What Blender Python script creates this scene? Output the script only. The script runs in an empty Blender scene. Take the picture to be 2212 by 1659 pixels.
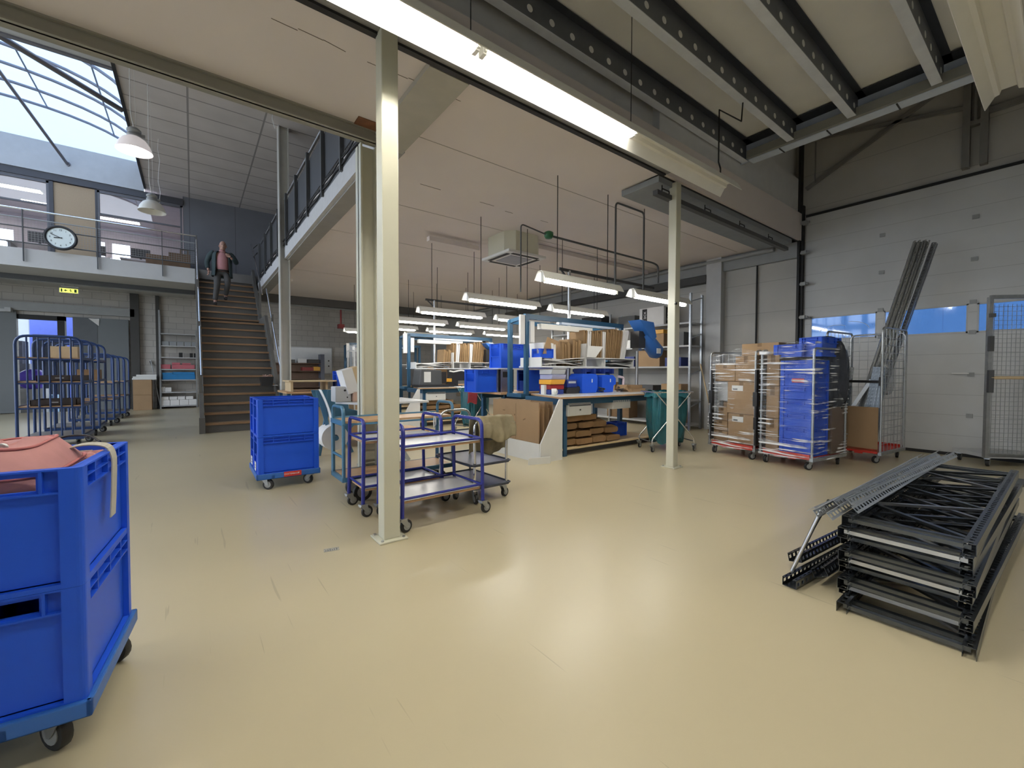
import bpy, bmesh, math, random
from mathutils import Vector, Matrix
PI = math.pi
SC = bpy.context.scene
COL = SC.collection
rnd = random.Random(11)

# ------------------------------------------------------------------ materials
MATS = {}
def mat(name, col, rough=.5, metal=0., noise=.08, scale=6., bump=0., emit=0., spec=.5, stretch=None):
    if name in MATS: return MATS[name]
    m = bpy.data.materials.new(name); m.use_nodes = True
    nt = m.node_tree; b = nt.nodes['Principled BSDF']
    b.inputs['Roughness'].default_value = rough
    b.inputs['Metallic'].default_value = metal
    b.inputs['Specular IOR Level'].default_value = spec
    c = (col[0], col[1], col[2], 1)
    b.inputs['Base Color'].default_value = c
    if noise > 0:
        tc = nt.nodes.new('ShaderNodeTexCoord'); mp = nt.nodes.new('ShaderNodeMapping')
        nz = nt.nodes.new('ShaderNodeTexNoise'); nz.inputs['Scale'].default_value = scale; nz.inputs['Detail'].default_value = 4
        if stretch: mp.inputs['Scale'].default_value = stretch
        mx = nt.nodes.new('ShaderNodeMix'); mx.data_type = 'RGBA'
        mx.inputs[6].default_value = tuple(max(0, k*(1-noise*1.6)) for k in col)+(1,)
        mx.inputs[7].default_value = tuple(min(1, k*(1+noise*1.6)) for k in col)+(1,)
        nt.links.new(tc.outputs['Object'], mp.inputs[0]); nt.links.new(mp.outputs[0], nz.inputs['Vector'])
        nt.links.new(nz.outputs['Fac'], mx.inputs[0]); nt.links.new(mx.outputs[2], b.inputs['Base Color'])
        if bump > 0:
            bp = nt.nodes.new('ShaderNodeBump'); bp.inputs['Strength'].default_value = bump; bp.inputs['Distance'].default_value = .01
            nt.links.new(nz.outputs['Fac'], bp.inputs['Height']); nt.links.new(bp.outputs[0], b.inputs['Normal'])
    if emit > 0:
        b.inputs['Emission Color'].default_value = c
        b.inputs['Emission Strength'].default_value = emit
    MATS[name] = m
    return m

def grid_mat(name, col, line, sx, sz, axes, rough=.7, lw=.012, offset=.5, noise=.1, spec=.3, bump=.0):
    """painted blocks / panels: a brick texture laid over two object axes"""
    m = bpy.data.materials.new(name); m.use_nodes = True
    nt = m.node_tree; b = nt.nodes['Principled BSDF']; b.inputs['Roughness'].default_value = rough
    b.inputs['Specular IOR Level'].default_value = spec
    tc = nt.nodes.new('ShaderNodeTexCoord'); sp = nt.nodes.new('ShaderNodeSeparateXYZ'); cb = nt.nodes.new('ShaderNodeCombineXYZ')
    nt.links.new(tc.outputs['Object'], sp.inputs[0])
    nt.links.new(sp.outputs['XYZ'.index(axes[0])], cb.inputs[0]); nt.links.new(sp.outputs['XYZ'.index(axes[1])], cb.inputs[1])
    br = nt.nodes.new('ShaderNodeTexBrick'); br.offset = offset
    br.inputs['Scale'].default_value = 1; br.inputs['Brick Width'].default_value = sx; br.inputs['Row Height'].default_value = sz
    br.inputs['Mortar Size'].default_value = lw; br.inputs['Mortar Smooth'].default_value = .3; br.inputs['Bias'].default_value = 0
    br.inputs['Color1'].default_value = tuple(k*(1-noise) for k in col)+(1,)
    br.inputs['Color2'].default_value = tuple(min(1, k*(1+noise)) for k in col)+(1,)
    br.inputs['Mortar'].default_value = tuple(line)+(1,)
    nt.links.new(cb.outputs[0], br.inputs['Vector'])
    nz = nt.nodes.new('ShaderNodeTexNoise'); nz.inputs['Scale'].default_value = 1.7; nz.inputs['Detail'].default_value = 5
    nt.links.new(tc.outputs['Object'], nz.inputs['Vector'])
    mp = nt.nodes.new('ShaderNodeMapRange'); mp.inputs[3].default_value = .85; mp.inputs[4].default_value = 1.12
    nt.links.new(nz.outputs['Fac'], mp.inputs[0])
    mx = nt.nodes.new('ShaderNodeMix'); mx.data_type = 'RGBA'; mx.blend_type = 'MULTIPLY'; mx.inputs[0].default_value = 1
    nt.links.new(br.outputs['Color'], mx.inputs[6]); nt.links.new(mp.outputs[0], mx.inputs[7])
    nt.links.new(mx.outputs[2], b.inputs['Base Color'])
    MATS[name] = m
    return m

def glass_mat(name, tint, gloss=.12, rough=.02, diff=0.):
    m = bpy.data.materials.new(name); m.use_nodes = True
    nt = m.node_tree; nt.nodes.clear()
    o = nt.nodes.new('ShaderNodeOutputMaterial'); t = nt.nodes.new('ShaderNodeBsdfTransparent'); t.inputs[0].default_value = tuple(tint)+(1,)
    g = nt.nodes.new('ShaderNodeBsdfGlossy'); g.inputs['Roughness'].default_value = rough
    a = nt.nodes.new('ShaderNodeMixShader'); a.inputs[0].default_value = gloss
    nt.links.new(t.outputs[0], a.inputs[1]); nt.links.new(g.outputs[0], a.inputs[2]); last = a
    if diff > 0:
        d = nt.nodes.new('ShaderNodeBsdfTranslucent'); d.inputs[0].default_value = (.9, .93, 1, 1)
        c = nt.nodes.new('ShaderNodeMixShader'); c.inputs[0].default_value = diff
        nt.links.new(a.outputs[0], c.inputs[1]); nt.links.new(d.outputs[0], c.inputs[2]); last = c
    nt.links.new(last.outputs[0], o.inputs[0])
    MATS[name] = m
    return m

def film_mat():
    """stretch wrap: mostly clear, with whitish folds running across in slanting bands"""
    m = bpy.data.materials.new('stretch_wrap'); m.use_nodes = True
    nt = m.node_tree; nt.nodes.clear(); N = nt.nodes.new; L = nt.links.new
    o = N('ShaderNodeOutputMaterial'); t = N('ShaderNodeBsdfTransparent'); t.inputs[0].default_value = (.93, .94, .95, 1)
    g = N('ShaderNodeBsdfGlossy'); g.inputs['Roughness'].default_value = .18
    w = N('ShaderNodeBsdfPrincipled'); w.inputs['Base Color'].default_value = (.85, .87, .9, 1); w.inputs['Roughness'].default_value = .15
    tc = N('ShaderNodeTexCoord'); mp = N('ShaderNodeMapping'); mp.inputs['Rotation'].default_value = (.30, .12, .0); mp.inputs['Scale'].default_value = (1.3, 1.3, 34)
    nz = N('ShaderNodeTexNoise'); nz.inputs['Scale'].default_value = 1.2; nz.inputs['Detail'].default_value = 3
    L(tc.outputs['Object'], mp.inputs[0]); L(mp.outputs[0], nz.inputs['Vector'])
    n2 = N('ShaderNodeTexNoise'); n2.inputs['Scale'].default_value = 2.6; L(tc.outputs['Object'], n2.inputs['Vector'])
    r = N('ShaderNodeMapRange'); r.inputs[1].default_value = .54; r.inputs[2].default_value = .62
    r2 = N('ShaderNodeMapRange'); r2.inputs[1].default_value = .46; r2.inputs[2].default_value = .55
    L(nz.outputs['Fac'], r.inputs[0]); L(n2.outputs['Fac'], r2.inputs[0])
    mu = N('ShaderNodeMath'); mu.operation = 'MULTIPLY'; L(r.outputs[0], mu.inputs[0]); L(r2.outputs[0], mu.inputs[1])
    m2 = N('ShaderNodeMath'); m2.operation = 'MULTIPLY'; m2.inputs[1].default_value = .95; L(mu.outputs[0], m2.inputs[0])
    bp = N('ShaderNodeBump'); bp.inputs['Strength'].default_value = .7; bp.inputs['Distance'].default_value = .02; L(nz.outputs['Fac'], bp.inputs['Height'])
    L(bp.outputs[0], g.inputs['Normal'])
    a = N('ShaderNodeMixShader'); a.inputs[0].default_value = .05; L(t.outputs[0], a.inputs[1]); L(g.outputs[0], a.inputs[2])
    c = N('ShaderNodeMixShader'); L(m2.outputs[0], c.inputs[0]); L(a.outputs[0], c.inputs[1]); L(w.outputs[0], c.inputs[2])
    L(c.outputs[0], o.inputs[0])
    return m

def floor_mat():
    m = bpy.data.materials.new('epoxy_floor'); m.use_nodes = True
    nt = m.node_tree; b = nt.nodes['Principled BSDF']; N = nt.nodes.new; L = nt.links.new
    tc = N('ShaderNodeTexCoord')
    n1 = N('ShaderNodeTexNoise'); n1.inputs['Scale'].default_value = .55; n1.inputs['Detail'].default_value = 6; L(tc.outputs['Object'], n1.inputs['Vector'])
    mx = N('ShaderNodeMix'); mx.data_type = 'RGBA'; mx.inputs[6].default_value = (.46, .405, .28, 1); mx.inputs[7].default_value = (.56, .485, .32, 1)
    L(n1.outputs['Fac'], mx.inputs[0])
    # worn scratches: short dark strokes in two directions
    prev = mx.outputs[2]
    for i, (rz, sc, th) in enumerate(((.5, (9, .35, 1), .715), (-.35, (7, .4, 1), .725), (1.25, (12, .6, 1), .73), (.9, (3, 1.2, 1), .77))):
        mp = N('ShaderNodeMapping'); mp.inputs['Rotation'].default_value = (0, 0, rz); mp.inputs['Scale'].default_value = sc; mp.inputs['Location'].default_value = (i*3.7, i*1.9, 0)
        nz = N('ShaderNodeTexNoise'); nz.inputs['Scale'].default_value = 2.2; nz.inputs['Detail'].default_value = 2
        L(tc.outputs['Object'], mp.inputs[0]); L(mp.outputs[0], nz.inputs['Vector'])
        r = N('ShaderNodeMapRange'); r.inputs[1].default_value = th; r.inputs[2].default_value = th+.03; r.inputs[4].default_value = .32; L(nz.outputs['Fac'], r.inputs[0])
        k = N('ShaderNodeMix'); k.data_type = 'RGBA'; k.inputs[7].default_value = (.2, .17, .12, 1)
        L(r.outputs[0], k.inputs[0]); L(prev, k.inputs[6]); prev = k.outputs[2]
    L(prev, b.inputs['Base Color'])
    n3 = N('ShaderNodeTexNoise'); n3.inputs['Scale'].default_value = 1.6; n3.inputs['Detail'].default_value = 4; L(tc.outputs['Object'], n3.inputs['Vector'])
    rr = N('ShaderNodeMapRange'); rr.inputs[3].default_value = .27; rr.inputs[4].default_value = .33; L(n3.outputs['Fac'], rr.inputs[0]); L(rr.outputs[0], b.inputs['Roughness'])
    b.inputs['Specular IOR Level'].default_value = .5
    n4 = N('ShaderNodeTexNoise'); n4.inputs['Scale'].default_value = 3.5; n4.inputs['Detail'].default_value = 2; L(tc.outputs['Object'], n4.inputs['Vector'])
    bp = N('ShaderNodeBump'); bp.inputs['Strength'].default_value = .05; bp.inputs['Distance'].default_value = .01
    L(n4.outputs['Fac'], bp.inputs['Height']); L(bp.outputs[0], b.inputs['Normal'])
    return m

M_floor = floor_mat()
M_film = film_mat()
M_ceil = mat('ceiling_paint', (.72, .655, .625), .85, noise=.04, scale=1.2)
M_white = mat('white_paint', (.72, .72, .70), .5, noise=.04)
M_lam = mat('white_laminate', (.70, .72, .74), .25, noise=.05, scale=14)
M_cream = mat('cream_paint', (.60, .585, .47), .28, noise=.04, scale=3)
M_grey = mat('grey_paint', (.30, .31, .31), .45, noise=.06)
M_lgrey = mat('light_grey_paint', (.48, .49, .5), .5, noise=.06)
M_dgrey = mat('dark_grey_paint', (.075, .078, .082), .5, noise=.1)
M_stairgrey = mat('stair_grey', (.115, .11, .1), .5, noise=.1)
M_black = mat('black_rubber', (.015, .015, .016), .6, noise=.1)
M_blk2 = mat('black_plastic', (.02, .02, .022), .35, noise=.1)
M_chrome = mat('chrome', (.75, .76, .78), .18, 1., noise=.03)
M_steel = mat('brushed_steel', (.55, .56, .58), .35, 1., noise=.08, scale=20)
M_galv = mat('galvanised_steel', (.42, .44, .46), .38, .85, noise=.15, scale=25)
M_dgalv = mat('dull_galvanised_steel', (.12, .13, .14), .27, .9, noise=.2, scale=18)
M_crate = mat('blue_crate_plastic', (.014, .085, .60), .42, noise=.06, scale=4, spec=.3)
M_crated = mat('dark_blue_plastic', (.008, .025, .17), .45, noise=.05)
M_dolly = mat('blue_dolly_plastic', (.025, .12, .42), .4, noise=.06)
M_navy = mat('navy_tube_paint', (.018, .026, .22), .25, noise=.06)
M_sblue = mat('steel_blue_paint', (.05, .15, .25), .35, noise=.1)
M_bench = mat('petrol_blue_paint', (.022, .085, .165), .35, noise=.08)
M_wood = mat('beech_wood', (.50, .31, .165), .45, noise=.14, scale=5, stretch=(1, 12, 12))
M_tread = mat('stair_tread_wood', (.28, .165, .085), .5, noise=.2, scale=5, stretch=(1, 14, 14))
M_ply = mat('pale_plywood', (.60, .46, .28), .5, noise=.1, scale=6)
M_card = mat('cardboard', (.34, .22, .12), .8, noise=.07, scale=5)
M_card2 = mat('cardboard_edge', (.20, .125, .065), .85, noise=.1, scale=9)
M_kraft = mat('kraft_paper', (.23, .135, .06), .75, noise=.16, scale=7, bump=.3)
M_paper = mat('white_paper', (.74, .73, .72), .7, noise=.04)
M_label = mat('paper_label', (.72, .72, .70), .6, noise=.03)
M_red = mat('red_plastic', (.56, .035, .022), .4, noise=.06)
M_dred = mat('dark_red_plastic', (.22, .012, .014), .4, noise=.06)
M_yel = mat('yellow_plastic', (.72, .36, .03), .4, noise=.06)
M_pink = mat('pink_canvas', (.40, .185, .185), .75, noise=.1, scale=18, bump=.15)
M_strap = mat('beige_webbing', (.42, .40, .35), .8, noise=.1, scale=30)
M_cloth = mat('khaki_cloth', (.255, .215, .135), .9, noise=.25, scale=11, bump=.5)
M_teal = mat('teal_bag_film', (.012, .10, .125), .3, noise=.25, scale=6, bump=.4)
M_board = mat('whiteboard_enamel', (.62, .64, .66), .3, noise=.03)
M_rust = mat('rusty_primer', (.20, .085, .04), .7, noise=.3, scale=14)
M_sky = mat('pale_blue_sheet', (.30, .52, .75), .5, noise=.05)
M_tube = mat('fluorescent_tube', (1., .96, .86), .4, noise=0, emit=58.)
M_tubeF = mat('fluorescent_tube_row', (1., .97, .90), .4, noise=0, emit=27.)
M_refl = mat('white_reflector', (.80, .79, .74), .35, noise=.03)
M_glass = glass_mat('window_glass', (.86, .9, .92), .10)
M_office = glass_mat('office_glass', (.88, .89, .93), .06)
M_poly = glass_mat('skylight_polycarbonate', (.44, .50, .58), .03, .2, diff=.10)
M_clear = glass_mat('clear_plastic', (.85, .86, .87), .12, .25, diff=.1)
M_acr = glass_mat('acrylic_pane', (.32, .44, .60), .06, .05)

# ------------------------------------------------------------------ mesh builder
class G:
    def __init__(s): s.v = []; s.f = []; s.sm = []
    def add(s, vs, fs, sm=False, M=None):
        o = len(s.v)
        if M is not None: vs = [tuple(M @ Vector(p)) for p in vs]
        s.v += [tuple(p) for p in vs]; s.f += [tuple(i+o for i in f) for f in fs]; s.sm += [sm]*len(fs)
        return s
    def box(s, x0, x1, y0, y1, z0, z1, M=None):
        vs = [(x0, y0, z0), (x1, y0, z0), (x1, y1, z0), (x0, y1, z0), (x0, y0, z1), (x1, y0, z1), (x1, y1, z1), (x0, y1, z1)]
        return s.add(vs, [(0, 3, 2, 1), (4, 5, 6, 7), (0, 1, 5, 4), (1, 2, 6, 5), (2, 3, 7, 6), (3, 0, 4, 7)], False, M)
    def cb(s, c, d, M=None):
        return s.box(c[0]-d[0]/2, c[0]+d[0]/2, c[1]-d[1]/2, c[1]+d[1]/2, c[2]-d[2]/2, c[2]+d[2]/2, M)
    def beam(s, p, q, w, h):
        """rectangular bar from p to q (w sideways, h upwards)"""
        p = Vector(p); q = Vector(q); d = (q-p).normalized()
        up = Vector((0, 0, 1)) if abs(d.z) < .95 else Vector((1, 0, 0))
        a = d.cross(up).normalized(); b = a.cross(d)
        vs = []
        for c in (p, q):
            for i, j in ((-1, -1), (1, -1), (1, 1), (-1, 1)): vs.append(c+a*(i*w/2)+b*(j*h/2))
        return s.add(vs, [(0, 1, 2, 3), (7, 6, 5, 4), (0, 4, 5, 1), (1, 5, 6, 2), (2, 6, 7, 3), (3, 7, 4, 0)])
    def tube(s, pts, r, n=8, closed=False):
        P = [Vector(p) for p in pts]; m = len(P); rings = []
        t0 = (P[1]-P[0]).normalized()
        u = t0.cross(Vector((0, 0, 1)))
        if u.length < .1: u = t0.cross(Vector((1, 0, 0)))
        u.normalize()
        for i in range(m):
            if closed: t = (P[(i+1) % m]-P[i-1]).normalized()
            else: t = (P[min(i+1, m-1)]-P[max(i-1, 0)]).normalized()
            u = (u-t*u.dot(t)); u.normalize(); w = t.cross(u)
            rr = r[i] if isinstance(r, (list, tuple)) else r
            rings.append([P[i]+(u*math.cos(2*PI*k/n)+w*math.sin(2*PI*k/n))*rr for k in range(n)])
        vs = [v for g in rings for v in g]; fs = []
        for i in range(m if closed else m-1):
            j = (i+1) % m
            for k in range(n): fs.append((i*n+k, i*n+(k+1) % n, j*n+(k+1) % n, j*n+k))
        s.add(vs, fs, True)
        if not closed: s.add([*rings[0], *rings[-1]], [tuple(range(n-1, -1, -1)), tuple(range(n, 2*n))])
        return s
    def cyl(s, p, q, r, n=14, r2=None): return s.tube([p, q], [r, r if r2 is None else r2], n)
    def lathe(s, prof, n=20, M=None):
        vs = []; fs = []
        for r, z in prof:
            for k in range(n): vs.append((r*math.cos(2*PI*k/n), r*math.sin(2*PI*k/n), z))
        for i in range(len(prof)-1):
            for k in range(n): fs.append((i*n+k, i*n+(k+1) % n, (i+1)*n+(k+1) % n, (i+1)*n+k))
        return s.add(vs, fs, True, M)
    def prism(s, poly, h0, h1, axis='z', M=None):
        n = len(poly)
        def P(a, b, h): return {'z': (a, b, h), 'y': (a, h, b), 'x': (h, a, b)}[axis]
        vs = [P(a, b, h0) for a, b in poly]+[P(a, b, h1) for a, b in poly]
        fs = [tuple(range(n-1, -1, -1)), tuple(range(n, 2*n))]+[(i, (i+1) % n, n+(i+1) % n, n+i) for i in range(n)]
        return s.add(vs, fs, False, M)
    def sheet(s, fn, nu, nv, th=0., sm=True):
        """surface fn(u,v) -> point, given thickness along its normals"""
        pts = [[Vector(fn(i/nu, j/nv)) for j in range(nv+1)] for i in range(nu+1)]
        vs = [p for r in pts for p in r]; W = nv+1
        fs = [(i*W+j, (i+1)*W+j, (i+1)*W+j+1, i*W+j+1) for i in range(nu) for j in range(nv)]
        if th:
            off = []
            for i in range(nu+1):
                for j in range(nv+1):
                    a = pts[min(i+1, nu)][j]-pts[max(i-1, 0)][j]; b = pts[i][min(j+1, nv)]-pts[i][max(j-1, 0)]
                    n = a.cross(b); n = n.normalized() if n.length > 1e-9 else Vector((0, 0, 1))
                    off.append(pts[i][j]-n*th)
            o = len(vs); fs2 = [tuple(o+k for k in reversed(f)) for f in fs]; vs = vs+off
            ed = [(i*W, (i+1)*W) for i in range(nu)]+[((i+1)*W+nv, i*W+nv) for i in range(nu)]
            ed += [(j+1, j) for j in range(nv)]+[(nu*W+j, nu*W+j+1) for j in range(nv)]
            fs = fs+fs2+[(b, a, o+a, o+b) for a, b in ed]
        return s.add(vs, fs, sm)

def fillet(pts, rad, n=5):
    P = [Vector(p) for p in pts]; out = [P[0]]
    for i in range(1, len(P)-1):
        a = (P[i-1]-P[i]); b = (P[i+1]-P[i]); r = min(rad, a.length*.49, b.length*.49)
        p = P[i]+a.normalized()*r; q = P[i]+b.normalized()*r
        for k in range(n+1):
            t = k/n; out.append(p*(1-t)**2+P[i]*(2*t*(1-t))+q*t*t)
    out.append(P[-1]); return out

def ob(name, g, m, parent=None, loc=(0, 0, 0), rot=0., bevel=0., kind=None, label=None, mat4=None):
    me = bpy.data.meshes.new(name); me.from_pydata(g.v, [], g.f); me.validate()
    if len(me.polygons) == len(g.sm): me.polygons.foreach_set('use_smooth', g.sm)
    me.materials.append(m)
    o = bpy.data.objects.new(name, me); COL.objects.link(o)
    if parent is not None: o.parent = parent
    if mat4 is not None: o.matrix_local = mat4
    else:
        o.location = loc; o.rotation_euler = (0, 0, rot)
    if bevel:
        b = o.modifiers.new('bevel', 'BEVEL'); b.width = bevel; b.segments = 2; b.limit_method = 'ANGLE'
    if kind: o['kind'] = kind
    if label: o['label'] = label
    return o
def tag(o, label, cat, group=None, kind=None):
    o['label'] = label; o['category'] = cat
    if group: o['group'] = group
    if kind: o['kind'] = kind
    return o
def thing(name, label, cat, loc=(0, 0, 0), rot=0., group=None):
    o = bpy.data.objects.new(name, None); COL.objects.link(o); o.empty_display_size = .1
    o.location = loc; o.rotation_euler = (0, 0, rot)
    return tag(o, label, cat, group)
def struct(name, g, m, parent=None, bevel=0., loc=(0, 0, 0)):
    return ob(name, g, m, parent, bevel=bevel, kind='structure' if parent is None else None, loc=loc)
def dup(src, loc, rot=None, label=None, parent=None):
    r = src.copy(); COL.objects.link(r)
    if parent is not None: r.parent = parent
    if loc is not None: r.location = loc
    if rot is not None: r.rotation_euler = rot if isinstance(rot, tuple) else (0, 0, rot)
    if label: r['label'] = label
    def rec(a, b):
        for ch in a.children:
            c = ch.copy(); COL.objects.link(c); c.parent = b; rec(ch, c)
    rec(src, r)
    return r
ORD = 'first second third fourth fifth sixth seventh eighth ninth tenth eleventh twelfth thirteenth fourteenth fifteenth'.split()

def text(name, s, size, m, parent, M, ext=.001, align='CENTER', label=None):
    cu = bpy.data.curves.new(name, 'FONT'); cu.body = s; cu.size = size; cu.extrude = ext; cu.align_x = align; cu.align_y = 'CENTER'
    t = bpy.data.objects.new('t', cu); COL.objects.link(t)
    dg = bpy.context.evaluated_depsgraph_get(); dg.update()
    me = bpy.data.meshes.new_from_object(t.evaluated_get(dg))
    bpy.data.objects.remove(t); bpy.data.curves.remove(cu)
    me.name = name; me.materials.clear(); me.materials.append(m)
    o = bpy.data.objects.new(name, me); COL.objects.link(o)
    if parent is not None: o.parent = parent
    o.matrix_local = M
    if label: o['label'] = label
    return o
def facing(loc, right, up):
    """matrix whose local x runs along `right`, y along `up`"""
    r = Vector(right).normalized(); u = Vector(up).normalized(); n = r.cross(u)
    return Matrix(((r.x, u.x, n.x, loc[0]), (r.y, u.y, n.y, loc[1]), (r.z, u.z, n.z, loc[2]), (0, 0, 0, 1)))

def caster(parent, x, y, top, r=.05, w=.028, ang=0., off=.03, fork=M_galv, wm=None, hub=True):
    """swivel caster > fork, wheel (> hub)"""
    g = G(); zc = r; ca, sa = math.cos(ang), math.sin(ang)
    c = (x+off*ca, y+off*sa)
    M = Matrix.Translation((x, y, 0)) @ Matrix.Rotation(ang, 4, 'Z')
    g.add([(-.03, -.03, top-.012), (.03, -.03, top-.012), (.03, .03, top-.012), (-.03, .03, top-.012), (-.03, -.03, top), (.03, -.03, top), (.03, .03, top), (-.03, .03, top)],
          [(0, 3, 2, 1), (4, 5, 6, 7), (0, 1, 5, 4), (1, 2, 6, 5), (2, 3, 7, 6), (3, 0, 4, 7)], False, M)
    for sd in (-1, 1):
        a = sd*(w/2+.006); b = a+sd*.004
        g.prism([(-.03, top-.012), (.032, top-.012), (off+.012, zc-.008), (off-.012, zc-.008)], min(a, b), max(a, b), 'y', M)
    g.box(-.03, .032, -w/2-.008, w/2+.008, top-.022, top-.01, M)
    ax = Vector((-sa, ca, 0))
    f = ob('caster', g, fork, parent)
    t = G(); cc = Vector((c[0], c[1], zc))
    t.tube([cc-ax*w/2, cc-ax*w/2.6, cc+ax*w/2.6, cc+ax*w/2], [r*.93, r, r, r*.93], 18)
    wh = ob('wheel', t, wm or M_black, f)
    if hub:
        h = G(); h.cyl(cc-ax*(w/2+.003), cc+ax*(w/2+.003), r*.62, 14); ob('hub', h, M_lgrey if wm is None else M_dgrey, wh) if False else ob('hub', h, M_grey, f)
    return f

# ------------------------------------------------------------------ camera
H = 1.25; F_PX = 915.
cam = bpy.data.cameras.new('camera'); co = bpy.data.objects.new('camera', cam); COL.objects.link(co)
cam.sensor_fit = 'HORIZONTAL'; cam.sensor_width = 36; cam.lens = F_PX/2212*36; cam.clip_start = .02; cam.clip_end = 200
a_ = Vector((2320-1106, -(808-829.5), -F_PX)).normalized(); b_ = Vector((415-1106, -(803-829.5), -F_PX)).normalized()
b_ = b_-a_*(a_.dot(b_)*.5); a_ = (a_-b_*a_.dot(b_)).normalized(); b_.normalize(); b_ = (b_-a_*a_.dot(b_)).normalized()
z_ = a_.cross(b_)
co.matrix_world = Matrix(((*a_, 0), (*b_, 0), (*z_, H), (0, 0, 0, 1)))
SC.camera = co
SC.view_settings.view_transform = 'Standard'; SC.view_settings.look = 'None'; SC.view_settings.gamma = 1; SC.view_settings.use_curve_mapping = False
SC.view_settings.exposure = 0.58
SC.cycles.max_bounces = 8; SC.cycles.diffuse_bounces = 4; SC.cycles.transparent_max_bounces = 16; SC.cycles.sample_clamp_indirect = 6
# overcast daylight outside
w = bpy.data.worlds.new('World'); SC.world = w; w.use_nodes = True
bg = w.node_tree.nodes['Background']; bg.inputs[0].default_value = (.80, .89, 1., 1); bg.inputs[1].default_value = 3.4

# ------------------------------------------------------------------ setting
g = G(); g.box(-7.5, 9.35, -4.5, 18.95, -.15, 0); struct('floor', g, M_floor)
g = G(); g.box(-30, 60, -40, 60, -.4, -.16); struct('ground_outside', g, mat('yard_paving', (.22, .23, .24), .9))

grid_mat('block_wall', (.50, .475, .44), (.36, .34, .315), .42, .21, 'XZ', .8, .010, .5, .05)
WB = MATS['block_wall']
g = G()   # back wall with the doorway
g.box(-7.5, -4.15, 18.9, 19.1, 0, 4.2); g.box(-4.15, -2.95, 18.9, 19.1, 2.95, 4.2); g.box(-2.95, 9.35, 18.9, 19.1, 0, 4.2)
struct('wall_back', g, WB)
grid_mat('side_wall_panels', (.47, .46, .435), (.34, .33, .31), 50, .62, 'YZ', .6, .006, 0, .02)
WS = MATS['side_wall_panels']
g = G(); g.box(9.3, 9.5, 3.09, 19.1, 0, 4.25); g.box(9.3, 9.5, -4.5, -1.6, 0, 6.7); g.box(9.3, 9.5, -1.6, 3.18, 4.22, 6.7); g.box(9.3, 9.5, 3.18, 19.1, 4.2, 6.7)
struct('wall_right', g, WS)
# the sides behind the camera: an unseen left wall, its openings added to let daylight in, and a plain wall
g = G(); ed = [-4.5]
for y0, y1 in ((-3.0, 1.5), (4.6, 15.2)):
    g.box(-7.7, -7.5, ed[-1], y0, 0, 6.6)
    if y0 < 3: g.box(-7.7, -7.5, y0, y1, 0, 1.0); g.box(-7.7, -7.5, y0, y1, 2.8, 6.6)
    else: g.box(-7.7, -7.5, y0, y1, 0, .5); g.box(-7.7, -7.5, y0, y1, 6.3, 6.6); g.box(-7.7, -7.5, y0, y1, 3.4, 3.7)
    ed.append(y1)
g.box(-7.7, -7.5, 15.2, 24, 0, 6.6); struct('wall_left', g, M_lgrey)
g = G(); g.box(-7.7, 9.5, -4.7, -4.5, 0, 6.6); struct('wall_front', g, M_lgrey)
g = G(); g.box(-7.5, 9.3, 3.3, 3.4, 3.95, 6.6); g.box(4.72, 9.3, 3.2, 3.4, 3.75, 4.9); struct('wall_upper', g, mat('upper_panel_paint', (.68, .68, .68), .6, noise=.05))
# white ceiling = underside of the mezzanine
g = G(); g.box(1.72, 9.3, 3.15, 15.6, 3.75, 4.25); g.box(-7.5, 1.72, 3.15, 4.42, 3.75, 4.25); struct('ceiling', g, M_ceil)
g = G()
for yy, x0, x1 in ((4.24, 1.95, 9), (6.12, 1.75, 9), (7.9, 1.75, 9), (11.45, 1.75, 9)): g.box(x0, x1, yy-.004, yy+.004, 3.746, 3.752)
struct('trim_1', g, mat('ceiling_joint', (.42, .38, .35), .9))
g = G(); px = -.2   # plaster crack near the front edge, and short dashes further in
for k in range(13):
    nx = px+.17; yy = 3.47+rnd.uniform(-.015, .015); y2 = 3.47+rnd.uniform(-.015, .015)
    if k > 3 and k != 7: g.beam((px, yy, 3.749), (nx, y2, 3.749), .004, .004)
    px = nx
for q in ((2.45, 5.28, .3), (3.4, 5.3, .25), (3.9, 5.36, .15), (4.6, 5.33, .16)): g.beam((q[0], q[1], 3.749), (q[0]+q[2], q[1], 3.749), .008, .004)
struct('trim_2', g, mat('ceiling_crack', (.2, .17, .14), .9))
# steel: front channel of the mezzanine, atrium edge channel, fascia, soffit strip
g = G(); g.box(-7.5, 4.75, 3.06, 3.08, 3.74, 4.0); g.box(-7.5, 4.75, 3.04, 3.14, 3.72, 3.732); g.box(-7.5, 4.75, 3.02, 3.08, 3.99, 4.0)
struct('beam_front', g, mat('dark_steel', (.30, .30, .29), .45, .2))
g = G(); g.box(-7.5, 4.72, 3.10, 3.15, 3.70, 3.72); g.box(4.72, 9.3, 3.19, 3.21, 3.735, 3.75); struct('trim_3', g, M_black)
g = G(); g.box(-7.5, 1.62, 4.43, 4.45, 3.63, 3.8); g.box(-7.5, 1.62, 4.40, 4.52, 3.63, 3.642); g.box(-7.5, 1.62, 4.40, 4.43, 3.735, 3.75)
struct('beam_atrium', g, mat('olive_grey_steel', (.30, .29, .245), .5, noise=.06))
g = G(); g.box(1.66, 1.72, 4.6, 15.6, 3.75, 4.0); struct('trim_4', g, mat('fascia_paint', (.53, .53, .535), .5, noise=.07, scale=9))
g = G(); g.box(1.72, 1.95, 4.6, 15.6, 3.725, 3.75); struct('trim_5', g, mat('soffit_paint', (.30, .29, .27), .6))
g = G(); g.box(1.55, 1.92, 3.16, 4.6, 3.70, 3.75); struct('trim_6', g, mat('soffit_strip', (.42, .40, .34), .6))
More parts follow.
